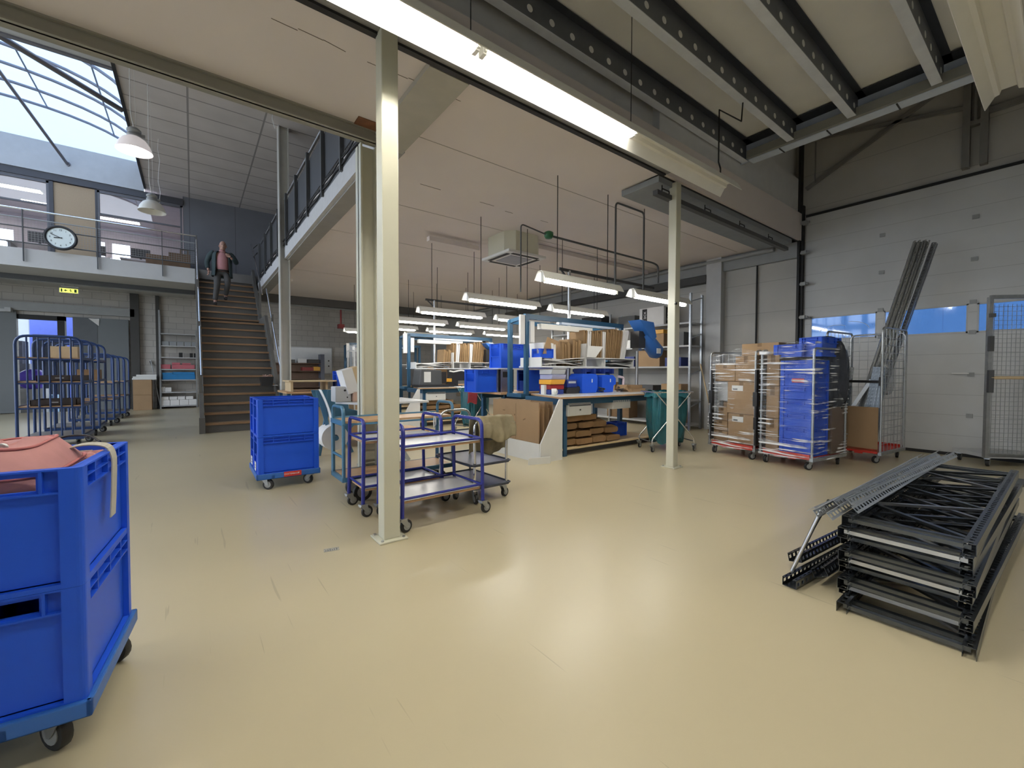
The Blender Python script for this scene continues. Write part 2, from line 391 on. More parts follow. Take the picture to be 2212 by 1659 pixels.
g = G(); g.box(1.33, 1.6, 4.26, 4.43, 3.738, 3.76); struct('trim_7', g, M_rust)   # bare primer where the slab meets the column
g = G(); g.box(1.66, 1.72, 4.6, 15.6, 4.0, 4.1); struct('trim_8', g, M_dgrey)
# roof
grid_mat('roof_sheet', (.60, .56, .545), (.30, .28, .275), 1.3, .62, 'XY', .8, .02, 0, .03)
g = G(); g.box(-1.05, 9.4, 3.3, 26, 6.6, 6.75); g.box(-7.7, -1.05, 3.3, 10.3, 6.6, 6.75); g.box(-7.7, 9.4, -4.7, 3.3, 6.6, 6.75)
struct('ceiling_roof', g, MATS['roof_sheet'])
g = G(); g.box(-1.05, -1.0, 9, 16.4, 6.57, 7.3); struct('trim_9', g, M_black)
g = G(); g.box(-7.5, -1.05, 8.9, 10.27, 6.585, 6.6); struct('trim_27', g, M_lgrey); g = G(); g.box(-7.5, -1.05, 10.27, 10.36, 6.56, 6.64); struct('trim_28', g, mat('skylight_edge', (.16, .16, .18), .5))
g = G(); g.box(-7.7, -1.05, 16.42, 16.52, 6.5, 7.3); g.box(-7.7, -1.05, 10.25, 10.35, 6.64, 7.3); g.box(-7.7, -6.6, 10.3, 16.5, 6.6, 7.3); struct('trim_10', g, M_lgrey)
# skylight: ribs, glazing bars, end sheets and the curved sheet itself
sk = G(); gl = G(); cxs, half, z0, rise = -3.8, 2.78, 7.28, .95
def arc(t): return (cxs+half*math.cos(t), z0+rise*math.sin(t))
for k in range(8):
    yy = 10.4+k*.86; sk.tube([(arc(t*PI/20)[0], yy, arc(t*PI/20)[1]) for t in range(21)], .034, 6)
for t in (.22, .4, .58, .76):
    sk.cyl((arc(t*PI)[0], 10.3, arc(t*PI)[1]), (arc(t*PI)[0], 16.45, arc(t*PI)[1]), .018, 6)
gl.sheet(lambda u, v: (arc(u*PI)[0], 10.3+6.15*v, arc(u*PI)[1]+.04), 24, 4, .012)
gl.prism([(arc(t*PI/20)[0], arc(t*PI/20)[1]) for t in range(21)], 16.44, 16.45, 'y')
s = struct('window_1', sk, mat('skylight_rib', (.22, .24, .30), .5)); struct('pane', gl, M_poly, s)
g = G(); g.cyl((-2.6, 16.42, 6.82), (-3.6, 12.2, 8.2), .035, 10); g.cyl((-1.08, 11.9, 6.62), (-3.3, 9.6, 6.66), .05, 8)
g.beam((-7, 9.75, 6.64), (-1.05, 9.75, 6.64), .07, .1); g.cyl((-2.6, 16.41, 6.82), (-2.58, 16.43, 6.82), .06, 10)
struct('trim_11', g, mat('brace_steel', (.22, .21, .23), .4, .4))

# joist deck over the near bay
g = G(); g.box(-7.5, 6.95, -4.5, 3.3, 4.78, 4.9); struct('ceiling_deck', g, mat('deck_panel', (.84, .835, .81), .8, noise=.05, scale=2))
M_joist = mat('joist_steel', (.13, .14, .16), .45, .3, noise=.12)
M_jfl = mat('joist_flange', (.66, .69, .74), .5, .0, noise=.1)
def joist(idx, yy):
    fl = G(); fl.box(-7.4, 6.85, yy-.005, yy+.085, 4.50, 4.508)
    f = struct('beam_joist_%s' % 'abcdef'[idx], fl, M_jfl)
    wb = G(); x = -.5; zc = 4.60; r = .034   # solid web; white discs paint the light seen through its punched holes
    wb.box(-7.4, 6.8, yy, yy+.006, 4.508, 4.78)
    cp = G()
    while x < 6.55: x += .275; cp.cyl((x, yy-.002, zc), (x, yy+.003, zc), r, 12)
    struct('web', wb, M_joist, f); struct('hole_light_disc', cp, M_white, f)
    t = G(); t.box(-7.4, 6.85, yy-.07, yy+.09, 4.755, 4.765); struct('upper_flange', t, mat('dark_flange', (.03, .034, .045), .6), f)
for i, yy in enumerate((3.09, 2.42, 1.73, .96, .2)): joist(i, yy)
g = G(); g.box(6.78, 6.95, -4.5, 3.05, 4.48, 4.49); g.box(6.86, 6.87, -4.5, 3.25, 4.49, 4.78); g.box(6.62, 6.9, -4.5, 3.25, 4.862, 4.87) if False else None
struct('beam_tray', g, mat('tray_steel', (.58, .64, .74), .45, .0, noise=.1))
g = G(); g.box(6.66, 6.86, -4.5, 3.25, 4.755, 4.765); struct('trim_29', g, MATS['dark_flange'])
g = G(); g.box(6.72, 6.78, -4.5, 3.05, 4.49, 4.60); struct('trim_12', g, mat('cable_strip', (.22, .22, .2), .7))
g = G()
for yy in (2.62, 2.05, 1.35): g.box(6.775, 6.955, yy-.008, yy+.008, 4.474, 4.482)
for yy in (2.9, 2.2, 1.5, .8, .1):   # bolts and clamps on the beam
    for k in range(4): g.cb((6.83, yy-.05-k*.14, 4.62), (.03, .03, .02))
struct('trim_13', g, M_black)

# ------------------------------------------------------------------ right wall: sectional door, track, frame steel
DX = 9.28
grid_mat('door_panels', (.56, .57, .575), (.40, .41, .415), 60, .31, 'YZ', .5, .004, 0, .01)
g = G(); g.box(DX, DX+.05, -1.6, 3.1, .04, 1.86); g.box(DX, DX+.05, -1.6, 3.1, 2.30, 4.18)
ys = [3.02-1.06*k for k in range(5)]
for yy in ys: g.box(DX-.005, DX+.05, yy-.02, yy+.07, 1.86, 2.30)
door = struct('door_1', g, MATS['door_panels'])
g = G(); g.box(DX-.02, DX+.05, -1.6, 3.1, 0, .045); struct('rubber_seal', g, M_black, door)
g = G(); g.box(DX-.03, DX+.02, -4, 3.1, 4.18, 4.22); struct('top_seal', g, M_black, door)
g = G(); g.box(DX-.05, DX-.003, .94, 1.12, 1.245, 1.265); struct('handle', g, M_white, door)
g = G()
for yy in ys[1:4]:
    for zz in (.62, 1.24, 1.87, 2.32, 2.95, 3.57): g.box(DX-.018, DX, yy-.01, yy+.06, zz-.03, zz+.03)
struct('hinge', g, M_grey, door)
for k in range(4):
    y1, y0 = ys[k]-.02, ys[k+1]+.07
    f = G(); f.box(DX-.004, DX+.03, y0, y1, 1.86, 1.885); f.box(DX-.004, DX+.03, y0, y1, 2.275, 2.30); f.box(DX-.004, DX+.03, y0, y0+.02, 1.86, 2.3); f.box(DX-.004, DX+.03, y1-.02, y1, 1.86, 2.3)
    wn = struct('window_%d' % (k+2), f, M_lgrey)
    p = G(); p.box(DX+.008, DX+.014, y0+.02, y1-.02, 1.885, 2.275); struct('pane', p, M_acr, wn)
    s_ = G()   # pale curling scuffs on the acrylic
    for q in range((3, 0, 3, 4)[k]):
        c0, r0, a0 = (y1-.15-q*.06 if k != 2 else y0+.12, .1+.1*q, q*.8)
        s_.tube([(DX+.006, c0-r0*(1-math.cos(a0+t*.18)), min(2.26, max(1.9, 2.02+.5*r0*math.sin(a0+t*.18)))) for t in range(9)], .004, 4)
    if s_.v: struct('scuff', s_, M_white, wn)
g = G(); g.box(9.15, 9.28, 3.16, 3.20, 0, 6.2); g.box(9.2, 9.28, 3.12, 3.16, 0, 4.4); tr = struct('trim_14', g, M_black)
for k, zz in enumerate((.62, 1.24, 2.3, 2.92, 3.5, 4.05)):
    b = G(); b.box(9.1, 9.2, 3.04, 3.12, zz-.03, zz+.03); b.cyl((9.14, 3.0, zz), (9.14, 3.14, zz), .022, 8); struct('roller_bracket', b, M_grey, tr)
g = G(); g.box(9.17, 9.29, 1.0, 1.08, 4.3, 6.5); g.box(9.18, 9.29, .82, .9, 4.3, 6.5); g.box(9.2, 9.29, 1.08, .82, 4.9, 4.97)
g.beam((9.24, 1.05, 5.75), (9.24, 3.1, 4.7), .05, .06); g.beam((9.24, 3.1, 5.6), (9.24, 1.05, 5.2), .05, .05); g.beam((9.24, -3, 5.1), (9.24, .82, 5.05), .05, .08)
g.cyl((9.2, 2.95, 4.75), (9.2, 2.95, 5.5), .012, 6); g.cyl((9.18, .95, 4.95), (9.18, .95, 5.6), .02, 6)
struct('trim_15', g, mat('wall_steel', (.21, .205, .195), .6))
g = G(); g.box(9.12, 9.3, 4.62, 4.95, 0, 3.75); struct('pillar_right', g, M_lgrey)
g = G(); g.cyl((9.26, 3.95, 0), (9.26, 3.95, 3.5), .018, 8); struct('trim_16', g, M_black)
g = G(); g.box(9.1, 9.3, 4.95, 12.5, 3.26, 3.42); g.cyl((9.24, 3.2, 3.52), (9.24, 4.9, 3.5), .02, 8); struct('trim_17', g, mat('cable_duct', (.06, .06, .058), .6))
g = G(); g.cyl((9.15, 3.6, 3.68), (9.15, 15, 3.68), .045, 10); struct('trim_18', g, M_grey)
g = G(); g.box(9.2, 9.3, 3.2, 15.5, 3.45, 3.75); struct('trim_19', g, M_grey)
# building seen through the door windows
g = G(); g.box(15, 15.4, -20, 22, -.2, 7); struct('exterior_wall', g, grid_mat('neighbour_cladding', (.58, .72, .88), (.44, .55, .70), 1.0, 40, 'YZ', .7, .012, 0, .02))

# ------------------------------------------------------------------ office level over the back
M_fac = mat('facade_frame', (.12, .12, .135), .45)
grid_mat('office_wall_panel', (.17, .175, .195), (.10, .1, .11), 1.18, 40, 'XZ', .6, .01, 0, .02)
g = G(); g.box(-7.5, .1, 15.6, 18.9, 3.83, 4.27); sl = struct('slab_landing', g, mat('slab_paint', (.47, .46, .445), .6, noise=.06, scale=3))
g = G(); g.box(.1, 9.3, 15.6, 26, 4.0, 4.27); g.box(-7.7, .1, 18.9, 26, 4.0, 4.27); struct('floor_upper', g, mat('upper_floor', (.2, .19, .18), .7))
g = G(); g.box(-.16, 9.3, 16.5, 16.6, 4.27, 6.6); struct('wall_office', g, MATS['office_wall_panel'])
g = G(); g.box(-2.89, -2.09, 16.5, 16.58, 4.27, 6.3); struct('wall_office_panel', g, mat('linen_panel', (.42, .31, .20), .8, noise=.06, scale=40))
for k, (x0, x1) in enumerate(((-7.4, -2.97), (-2.05, -.18))):
    f = G(); f.box(x0, x1, 16.48, 16.56, 4.27, 4.36); f.box(x0, x1, 16.48, 16.56, 6.24, 6.34); f.box(x0, x1, 16.49, 16.55, 5.64, 5.68)
    for xx in (x0, x1-.05): f.box(xx, xx+.05, 16.48, 16.56, 4.27, 6.3)
    if k == 0: f.box(-5.2, -5.15, 16.48, 16.56, 4.27, 6.3)
    wn = struct('window_%d' % (k+6), f, M_fac); p = G(); p.box(x0, x1, 16.515, 16.525, 4.3, 6.3); struct('pane', p, M_office, wn)
g = G(); g.box(-7.6, -.16, 16.45, 16.6, 6.32, 6.5); g.box(-2.97, -2.89, 16.47, 16.6, 4.27, 6.3); g.box(-2.09, -2.05, 16.47, 16.6, 4.27, 6.3); struct('trim_20', g, mat('dark_lintel', (.06, .06, .07), .5))
# the office room itself
g = G(); g.box(-7.7, .2, 16.6, 20.6, 6.3, 6.4); struct('ceiling_office', g, mat('office_ceiling', (.7, .64, .68), .8))
g = G(); g.box(.1, .2, 16.6, 20.6, 4.27, 6.4); struct('wall_office_side', g, mat('office_paint', (.62, .56, .60), .8))
g = G(); wz = 20.5; g.box(-7.7, .2, wz, wz+.1, 4.27, 5.0); g.box(-7.7, .2, wz, wz+.1, 5.78, 6.4)
for x0, x1 in ((-7.7, -5.4), (-4.5, -3.05), (-2.38, -2.2), (-1.72, .2)): g.box(x0, x1, wz, wz+.1, 5.0, 5.78)
struct('wall_office_back', g, MATS['office_paint'])
for k, (x, y) in enumerate(((-3.9, 17.6), (-3.35, 18.8), (-1.95, 19.3), (-5.2, 19.6))):
    f = G(); f.box(x-.62, x+.62, y-.17, y+.17, 6.285, 6.3); t = thing('ceiling_panel_light', 'flat white ceiling panel light in the upstairs office, %s from the stairs' % ('second', 'third', 'nearest', 'farthest')[k], 'ceiling light', (0, 0, 0), 0, 'office ceiling panels')
    ob('frame', f, M_white, t); d = G(); d.box(x-.58, x+.58, y-.14, y+.14, 6.279, 6.287); ob('diffuser', d, mat('panel_glow', (1, .96, .85), .5, noise=0, emit=11), t)
# strip light steel rails and pipes under the landing
g = G(); g.box(-7.4, .1, 16.9, 17.0, 3.70, 3.83); struct('trim_21', g, M_dgrey)
g = G(); g.cyl((-7, 17.0, 3.72), (.1, 17.0, 3.72), .035, 8); struct('trim_22', g, M_grey)
g = G(); g.box(1.75, 9.3, 15.5, 15.7, 3.5, 3.75); struct('beam_rear', g, mat('rear_beam', (.085, .08, .075), .6))
g = G(); g.cyl((1.2, 15.95, 3.52), (9.2, 15.95, 3.52), .04, 8); struct('trim_23', g, M_grey)
g = G(); g.box(-1.61, -1.39, 18.72, 18.9, 0, 3.82); struct('pillar_back', g, mat('dark_column', (.055, .053, .05), .6))
g = G(); g.box(-.97, -.87, 18.75, 18.9, 0, 3.82); struct('pillar_slim', g, MATS['dark_column'])
# sliding fire doors and the bright yard beyond the doorway
M_slide = mat('sliding_door_grey', (.15, .165, .175), .5, noise=.05, scale=2)
g = G(); g.box(-2.95, -1.66, 18.8, 18.86, .02, 2.95); d2 = struct('door_2', g, M_slide); g = G(); g.box(-2.95, -2.4, 18.79, 18.8, .02, 2.95); struct('overlap_panel', g, mat('sliding_door_dark', (.10, .11, .12), .5), d2)
g = G(); g.prism([(-2.6, 2.93), (-2.35, 2.93), (-2.36, 2.7)], 18.775, 18.785, 'y'); struct('torn_paper', g, M_paper, d2)
g = G(); g.box(-7.5, -4.12, 18.8, 18.86, .02, 3.05); struct('door_3', g, M_slide)
g = G(); g.box(-7.5, -1.5, 18.72, 18.88, 3.05, 3.3); struct('trim_24', g, M_grey)
g = G(); g.box(-4.3, -4.18, 18.6, 18.8, 2.98, 3.1); g.box(-7.4, -4.3, 18.68, 18.8, 2.98, 3.06); struct('trim_25', g, M_lgrey)
g = G(); g.box(-3.3, -3.14, 18.88, 19.12, 0, 2.95); g.box(-4.15, -3.14, 18.88, 19.12, 2.82, 2.95); struct('trim_26', g, M_black)
g = G(); g.box(-16, 6, 38, 38.4, -.2, 5.5); struct('exterior_wall_white', g, grid_mat('white_corrugated', (.30, .33, .36), (.18, .21, .26), .6, 40, 'XZ', .7, .05, 0, .02))

# ------------------------------------------------------------------ columns
def sqcol(name, label, x, y, w, top, plate, m=M_cream):
    t = thing(name, label, 'column', (x, y, 0))
    g = G(); g.box(-w/2, w/2, -w/2, w/2, .012, top); ob('shaft', g, m, t, bevel=.008)
    p = G(); p.box(-plate/2, plate/2, -plate/2, plate/2, 0, .014); bp = ob('base_plate', p, m, t, bevel=.004)
    b = G()
    for i in (-1, 1):
        for j in (-1, 1): b.cyl((i*plate*.38, j*plate*.38, .013), (i*plate*.38, j*plate*.38, .024), .011, 6)
    ob('anchor_bolt', b, M_steel, bp)
    return t
sqcol('steel_column', 'cream square steel column in front of the blue shelf trolleys', 1.17, 3.085, .125, 3.72, .215)
c3 = sqcol('steel_column', 'slim cream square column between the packing bench and the wrapped roll containers', 5.07, 3.19, .11, 3.72, .205)
g = G(); g.box(-.075, -.03, -.07, -.055, 2.14, 2.15); g.box(-.056, -.03, -.07, -.055, 2.14, 2.17); ob('hook', g, M_black, c3)
def hcol(label, x, y, w, top, m):
    t = thing('steel_column', label, 'column', (x, y, 0))
    g = G(); g.box(-w/2, -w/2+.018, -w/2, w/2, 0, top); g.box(w/2-.018, w/2, -w/2, w/2, 0, top); ob('flange', g, m, t)
    g = G(); g.box(-w/2, w/2, -.012, .012, 0, top); ob('web', g, m, t); return t
hcol('cream H-section column standing right behind the square column', 1.50, 4.56, .17, 3.62, M_cream)
hcol('grey H-section column beside the right stair handrail', 1.66, 10.6, .2, 6.6, mat('column_grey', (.56, .555, .52), .45, noise=.05))

# ------------------------------------------------------------------ staircase
ST = thing('staircase', 'steel staircase with wooden treads leading up to the office landing', 'staircase', (0, 0, 0))
SX0, SX1, SR, SG, SY = .18, 1.55, .195, .205, 10.6
def step_y(k):   # front edge of tread k (1-based)
    return SY+(k-1)*SG if k <= 13 else SY+12*SG+1.1+(k-14)*.21
for k in range(1, 23):
    y = step_y(k); z = k*SR; y2 = step_y(k+1)
    t = G(); t.box(SX0, SX1, y-.02, y2+.015, z-.04, z); ob('tread', t, M_tread, ST)
    r = G(); r.box(SX0+.01, SX1-.01, y+.03, y+.045, z-SR, z-.04); ob('riser', r, M_stairgrey, ST)
path = [(SY-.06, 0), (SY-.06, .3), (step_y(13)-.08, 13*SR+.22), (step_y(14)-.12, 13*SR+.22), (step_y(22)-.05, 22*SR+.2), (16.2, 22*SR+.05), (16.2, 22*SR-.25), (step_y(22)+.05, 21*SR-.2), (step_y(14)+.1, 13*SR-.22), (step_y(13)+.2, 13*SR-.22), (SY+.28, 0)]
for x in (SX0-.07, SX1): g = G(); g.prism(path, x, x+.07, 'x'); ob('stringer', g, M_stairgrey, ST)
g = G(); g.box(SX0-.085, SX0+.015, SY-.09, SY+.02, 0, .32); ob('newel_foot', g, M_stairgrey, ST)
hl = [(SX0-.03, SY+.35, 1.17), (SX0-.03, step_y(13)-.1, 13*SR+.78), (SX0-.03, step_y(14)-.3, 13*SR+.92), (SX0-.03, 15.65, 5.25)]
g = G(); g.tube(fillet(hl, .2), .022, 8); hr = ob('handrail', g, M_chrome, ST)
g = G()
for y, zl in ((SY+.45, .45), (12.0, 1.6), (13.2, 2.75), (14.3, 3.1), (15.6, 4.3)): g = G(); g.beam((SX0-.045, y, zl), (SX0-.045, y, zl+.8), .02, .05); ob('handrail_post', g, M_stairgrey, ST)
g = G(); g.tube([(SX1+.08, SY+.3, 1.2), (SX1+.08, step_y(13)+.1, 13*SR+.95)], .02, 8); g.tube([(SX1+.02, step_y(13)+.45, 13*SR+.85), (SX1+.02, 16.0, 5.35)], .02, 8); ob('handrail', g, M_chrome, ST)
g = G()
for p in ((SX1+.08, SY+.6, .5, 1.2), (SX1+.08, 12.2, 1.8, 2.7), (SX1+.02, 14.0, 2.9, 3.75)): g = G(); g.beam((p[0], p[1], p[2]), (p[0], p[1], p[3]), .02, .05); ob('handrail_post', g, M_stairgrey, ST)
g = G(); g.beam((SX1+.06, SY+.5, .95), (SX1+.06, SY+.2, .3), .02, .3); ob('handrail_post', g, M_stairgrey, ST)
t = thing('wire_basket', 'small black wire basket hooked on the right stair stringer', 'basket', (1.36, 11.1, .94))
g = G(); g.prism([(-.12, 0), (.1, 0), (.12, .2), (-.14, .2)], -.1, .1, 'y'); ob('basket', g, M_blk2, t)
g = G()
for k in range(9): g.cyl((rnd.uniform(-.1, .1), rnd.uniform(-.07, .07), .19), (rnd.uniform(-.1, .1), rnd.uniform(-.07, .07), .24), .015, 6)
ob('contents', g, mat('mixed_bits', (.4, .25, .2), .6, noise=.4, scale=40), t)
g = G(); g.box(.08, .2, -.1, .1, .0, .01); ob('sheet', g, M_paper, t)

# ------------------------------------------------------------------ mezzanine railing (right) and landing railing (left)
R = thing('mezzanine_railing', 'dark panelled railing along the edge of the white mezzanine', 'railing', (0, 0, 0))
g = G(); g.tube([(1.68, 4.7, 5.06), (1.68, 14.7, 5.06)], .022, 8); ob('top_rail', g, M_steel, R)
g = G(); g.tube([(1.66, 14.7, 5.06), (1.6, 14.75, 5.06), (1.55, 15.3, 5.06)], .02, 8); g.tube([(1.6, 14.72, 4.8), (1.55, 15.3, 4.8)], .018, 8); ob('return_rail', g, M_dgrey, R)
ysr = (5.05, 6.02, 7.05, 8.1, 9.15, 10.2, 11.3, 12.4, 13.5, 14.62)
for y in ysr: g = G(); g.box(1.62, 1.67, y-.025, y+.025, 3.96, 5.05); ob('baluster', g, M_dgrey, R)
M_inf = mat('infill_sheet', (.045, .047, .052), .5, noise=.08)
for k in range(9): g = G(); g.box(1.675, 1.69, ysr[k]+.03, ysr[k+1]-.03, 4.24, 4.95); ob('infill_panel', g, M_inf, R)
g = G()
for q in range(4): g.tube([(1.645+.012*(q % 2), 4.7+k*.2, 4.05+q*.035+.014*math.sin(k*1.7+q)) for k in range(51)], .012, 5)
tag(ob('cable_bundle', g, M_blk2), 'black cables tied along the foot of the mezzanine railing', 'cable')
B = thing('landing_railing', 'steel railing with wire mesh in front of the upstairs office', 'railing', (0, 15.55, 0))
for z, r, m, nm in ((5.21, .024, M_chrome, 'top_rail'), (5.0, .014, M_grey, 'mid_rail'), (4.78, .014, M_dgrey, 'mid_rail'), (4.4, .014, M_dgrey, 'bottom_rail')):
    g = G(); g.cyl((-7.4, 0, z), (.13, 0, z), r, 8); ob(nm, g, m, B)
for x in (-6.2, -4.75, -3.26, -1.95, -.63, .12): g = G(); g.box(x-.008, x+.008, -.03, .03, 3.95, 5.2); ob('post', g, M_dgrey, B)
g = G(); x = -7.3
while x < .1: g.beam((x, .01, 4.4), (x, .01, 5.0), .004, .004); x += .055
for k in range(11): g.beam((-7.3, .012, 4.42+k*.055), (.1, .012, 4.42+k*.055), .004, .004)
ob('wire_mesh', g, M_grey, B)

# clock on the landing railing
K = thing('wall_clock', 'round black-rimmed clock hung on the landing railing', 'clock', (-2.6, 15.46, 4.61))
Mc = Matrix.Rotation(PI/2, 4, 'X')
g = G(); g.lathe([(.001, -.04), (.29, -.04), (.305, -.02), (.305, .03), (.29, .045), (.25, .035), (.245, .02)], 40, Mc); ob('rim', g, M_blk2, K)
g = G(); g.lathe([(.25, .018), (.001, .0181)], 40, Mc); g.lathe([(.252, .02), (.235, .024), (.235, .018)], 40, Mc); dial = ob('dial', g, mat('clock_dial', (.68, .74, .72), .4, noise=.02), K)
for k in range(1, 13):
    a = PI/2-k*PI/6
    text('numeral', str(k), .058, M_black, dial, facing((.19*math.cos(a), -.02, .19*math.sin(a)), (1, 0, 0), (0, 0, 1)))
for nm, ang, ln, wd in (('hour_hand', 8.83/12*360, .12, .02), ('minute_hand', 49/60*360, .19, .014)):
    a = PI/2-math.radians(ang); d = Vector((math.cos(a), 0, math.sin(a)))
    g = G(); g.beam(tuple(-d*.03+Vector((0, -.026, 0))), tuple(d*ln+Vector((0, -.026, 0))), .006, wd); ob(nm, g, M_black, K)
# exit sign
E = thing('exit_sign', 'glowing yellow-green emergency exit sign under the landing', 'sign', (-2.8, 17.45, 3.57))
g = G(); g.box(-.2, .2, 0, .05, -.07, .07); g.box(-.15, .2, -.02, .06, .1, .125); g.cyl((-.1, .02, .1), (-.1, .02, .2), .01, 6); g.cyl((.1, .02, .1), (.1, .02, .2), .01, 6); ob('housing', g, M_lgrey, E)
g = G(); g.box(-.185, .185, -.006, 0, -.06, .06); fc = ob('face', g, mat('exit_glow', (.62, .66, .12), .5, noise=0, emit=1.1), E)
M_pic = mat('exit_pictogram', (.03, .10, .03), .6)
g = G(); g.box(-.16, -.13, -.009, -.006, -.045, .045); g.box(.11, .16, -.009, -.006, -.045, .045); g.prism([(-.1, 0), (-.06, .035), (-.06, .012), (-.03, .012), (-.03, -.012), (-.06, -.012), (-.06, -.035)], -.009, -.006, 'y')
g.lathe([(.011, 0), (.011, .003), (.001, .003)], 10, Matrix.Translation((.03, -.006, .035)) @ Mc); g.beam((.03, -.0075, .02), (.045, -.0075, -.012), .003, .018); g.beam((.045, -.0075, -.01), (.02, -.0075, -.045), .003, .011); g.beam((.045, -.0075, -.01), (.075, -.0075, -.04), .003, .011); g.beam((.03, -.0075, .015), (.0, -.0075, -.005), .003, .009); g.beam((.035, -.0075, .015), (.07, -.0075, .02), .003, .009)
ob('pictogram', g, M_pic, fc)
# pendants
def pendant(label, x, y, z, lit):
    P = thing('pendant_lamp', label, 'pendant lamp', (x, y, z), 0, 'bell pendants under the skylight'); P.scale = (.72, .72, .72); zt = (6.6-z)/.72
    g = G(); g.lathe([(.29, 0), (.285, .02), (.25, .13), (.19, .225), (.12, .275), (.1, .285)], 28); g.lathe([(.1, .28), (.18, .222), (.24, .128), (.275, .02), (.29, 0)], 28)
    ob('shade', g, M_refl if not lit else mat('lit_shade', (.80, .74, .74), .25, noise=.02, emit=.28), P)
    g = G(); g.lathe([(.105, .28), (.115, .29), (.115, .33), (.095, .335), (.095, .38), (.115, .385), (.115, .42), (.07, .46), (.02, .465)], 20); g.box(.1, .17, -.03, .03, .3, .36); ob('housing', g, M_grey, P)
    g = G(); g.lathe([(.001, .07), (.05, .08), (.07, .13), (.05, .19), (.03, .25)], 14); ob('bulb', g, mat('lamp_glow', (1, .9, .9), .4, noise=0, emit=25) if lit else M_glass, P)
    g = G(); g.tube(fillet([(.0, 0, .46), (-.05, 0, .75), (-.04, 0, zt)], .2), .008, 6); g.cyl((.03, 0, .44), (.0, 0, zt), .003, 5); ob('cord', g, M_white, P)
pendant('lit bell pendant lamp hanging before the skylight, nearer one', -.62, 8.2, 4.41, True)
pendant('unlit white bell pendant lamp hanging farther back by the office window', -.56, 10.5, 4.25, False)
for k, (x, y, z, L) in enumerate(((.42, 7.3, 5.35, .9), (.8, 7.6, 5.35, .7), (1.05, 7.5, 5.0, .95), (-.15, 6.9, 5.5, .6), (-.55, 12.8, 4.9, 1.7))):
    g = G(); g.tube([(x+.02*math.sin(i*2.1+k), y, z+L*i/7) for i in range(7)]+[(x, y, 6.6)], .004, 4)
    tag(ob('hanging_string', g, M_white), ('thin white string with loose ends hanging from the roof, ' + ('second from the left', 'third from the left', 'nearest the grey column', 'leftmost beside the lit pendant', 'low one by the office window')[k]), 'string', 'strings hanging from the roof')

# ------------------------------------------------------------------ long lamp rows over the near bay
def row_lamp(label, x0, x1, y, z, tubes):
    L = thing('fluorescent_row', label, 'fluorescent lamp', (0, y, z))
    cs = [(-.13, -.02), (-.125, -.025), (-.075, .06), (-.05, .068), (-.04, .1), (.04, .1), (.05, .068), (.075, .06), (.125, -.025), (.13, -.02), (.082, .072), (.056, .08), (.046, .112), (-.046, .112), (-.056, .08), (-.082, .072)]
    g = G(); g.prism(cs, x0, x1, 'x'); rf = ob('reflector', g, M_refl, L)
    for a, b in tubes:
        t = G()
        for s in (-.0, ): t.cyl((a, s, .04), (b, s, .04), .019, 12)
        ob('tube', t, M_tube, L)
        for e in (a, b): h = G(); h.box(e-.015, e+.015, -.03, .03, .02, .1); h.box(e-.01, e+.01, -.05, -.03, .03, .06); ob('lamp_holder', h, M_white, L)
    g = G()
    for e in (x0+.6, x1-1.9): g.cyl((e, .0, .11), (e, .0, 4.79-z), .004, 5)
    ob('suspension_wire', g, M_black, L)
    return L
L1 = row_lamp('long white fluorescent lamp row with two lit tubes passing above the square column', -2.2, 5.17, 2.52, 3.42, ((-1.75, -.1), (-.07, 1.58), (1.64, 3.3)))
g = G(); g.cyl((1.53, -.02, .1), (1.53, -.02, 1.3), .004, 5); g.tube([(4.92, 0, .11), (4.92, 0, .2), (4.95, .04, .3), (4.95, .04, .9), (5.3, -.05, .85), (5.35, -.05, 1.25)], .009, 6); ob('hanger', g, M_black, L1)
row_lamp('second fluorescent lamp row over the near bay, only its white end in view', -2.0, 5.2, .36, 3.42, ((-.5, 1.1), (1.2, 2.8)))
row_lamp('added third fluorescent lamp row, unseen, brightening the near bay', -1.0, 7.5, -2.2, 3.42, ((2.2, 3.8), (5.6, 7.2)))  # unseen lamp row, added to brighten the door and the right of the bay

# ------------------------------------------------------------------ short hanging lamps over the packing benches
def hang_lamp():
    L = thing('fluorescent_lamp', '-', 'fluorescent lamp', (0, 0, 0), 0, 'hanging lamps over the packing benches')
    cs = [(-.1, -.01), (-.055, .06), (-.03, .085), (.03, .085), (.055, .06), (.1, -.01), (.105, -.008), (.06, .068), (.034, .094), (-.034, .094), (-.06, .068), (-.105, -.008)]
    g = G(); g.prism(cs, -.74, .74, 'x'); ob('reflector', g, M_refl, L)
    g = G(); g.cyl((-.66, 0, -.012), (.66, 0, -.012), .030, 10); ob('tube', g, M_tubeF, L)
    for e in (-.68, .68): g = G(); g.box(e-.02, e+.02, -.025, .025, -.035, .085); ob('lamp_holder', g, M_white, L)
    for e in (-.45, .5): g = G(); g.cyl((e, 0, .09), (e, 0, 1.32), .006, 5); ob('hanger', g, M_black, L)
    return L
HL = hang_lamp(); n_ = 0
rowy = (3.95, 5.72, 7.45, 9.08, 10.75, 12.3)
for r, xc in ((0, 4.14), (1, 5.92)):
    for k, yy in enumerate(rowy):
        lb = 'short hanging fluorescent lamp, %s from the front in the %s row over the benches' % (ORD[k], ('left', 'right')[r])
        o = HL if n_ == 0 else dup(HL, None); n_ += 1
        o.location = (xc, yy, 2.4); o['label'] = lb
for k, yy in enumerate((7.4, 10.6)):
    o = dup(HL, (7.7, yy, 2.4)); o['label'] = 'short hanging fluorescent lamp by the right wall, %s' % ('nearer one', 'farther one')[k]

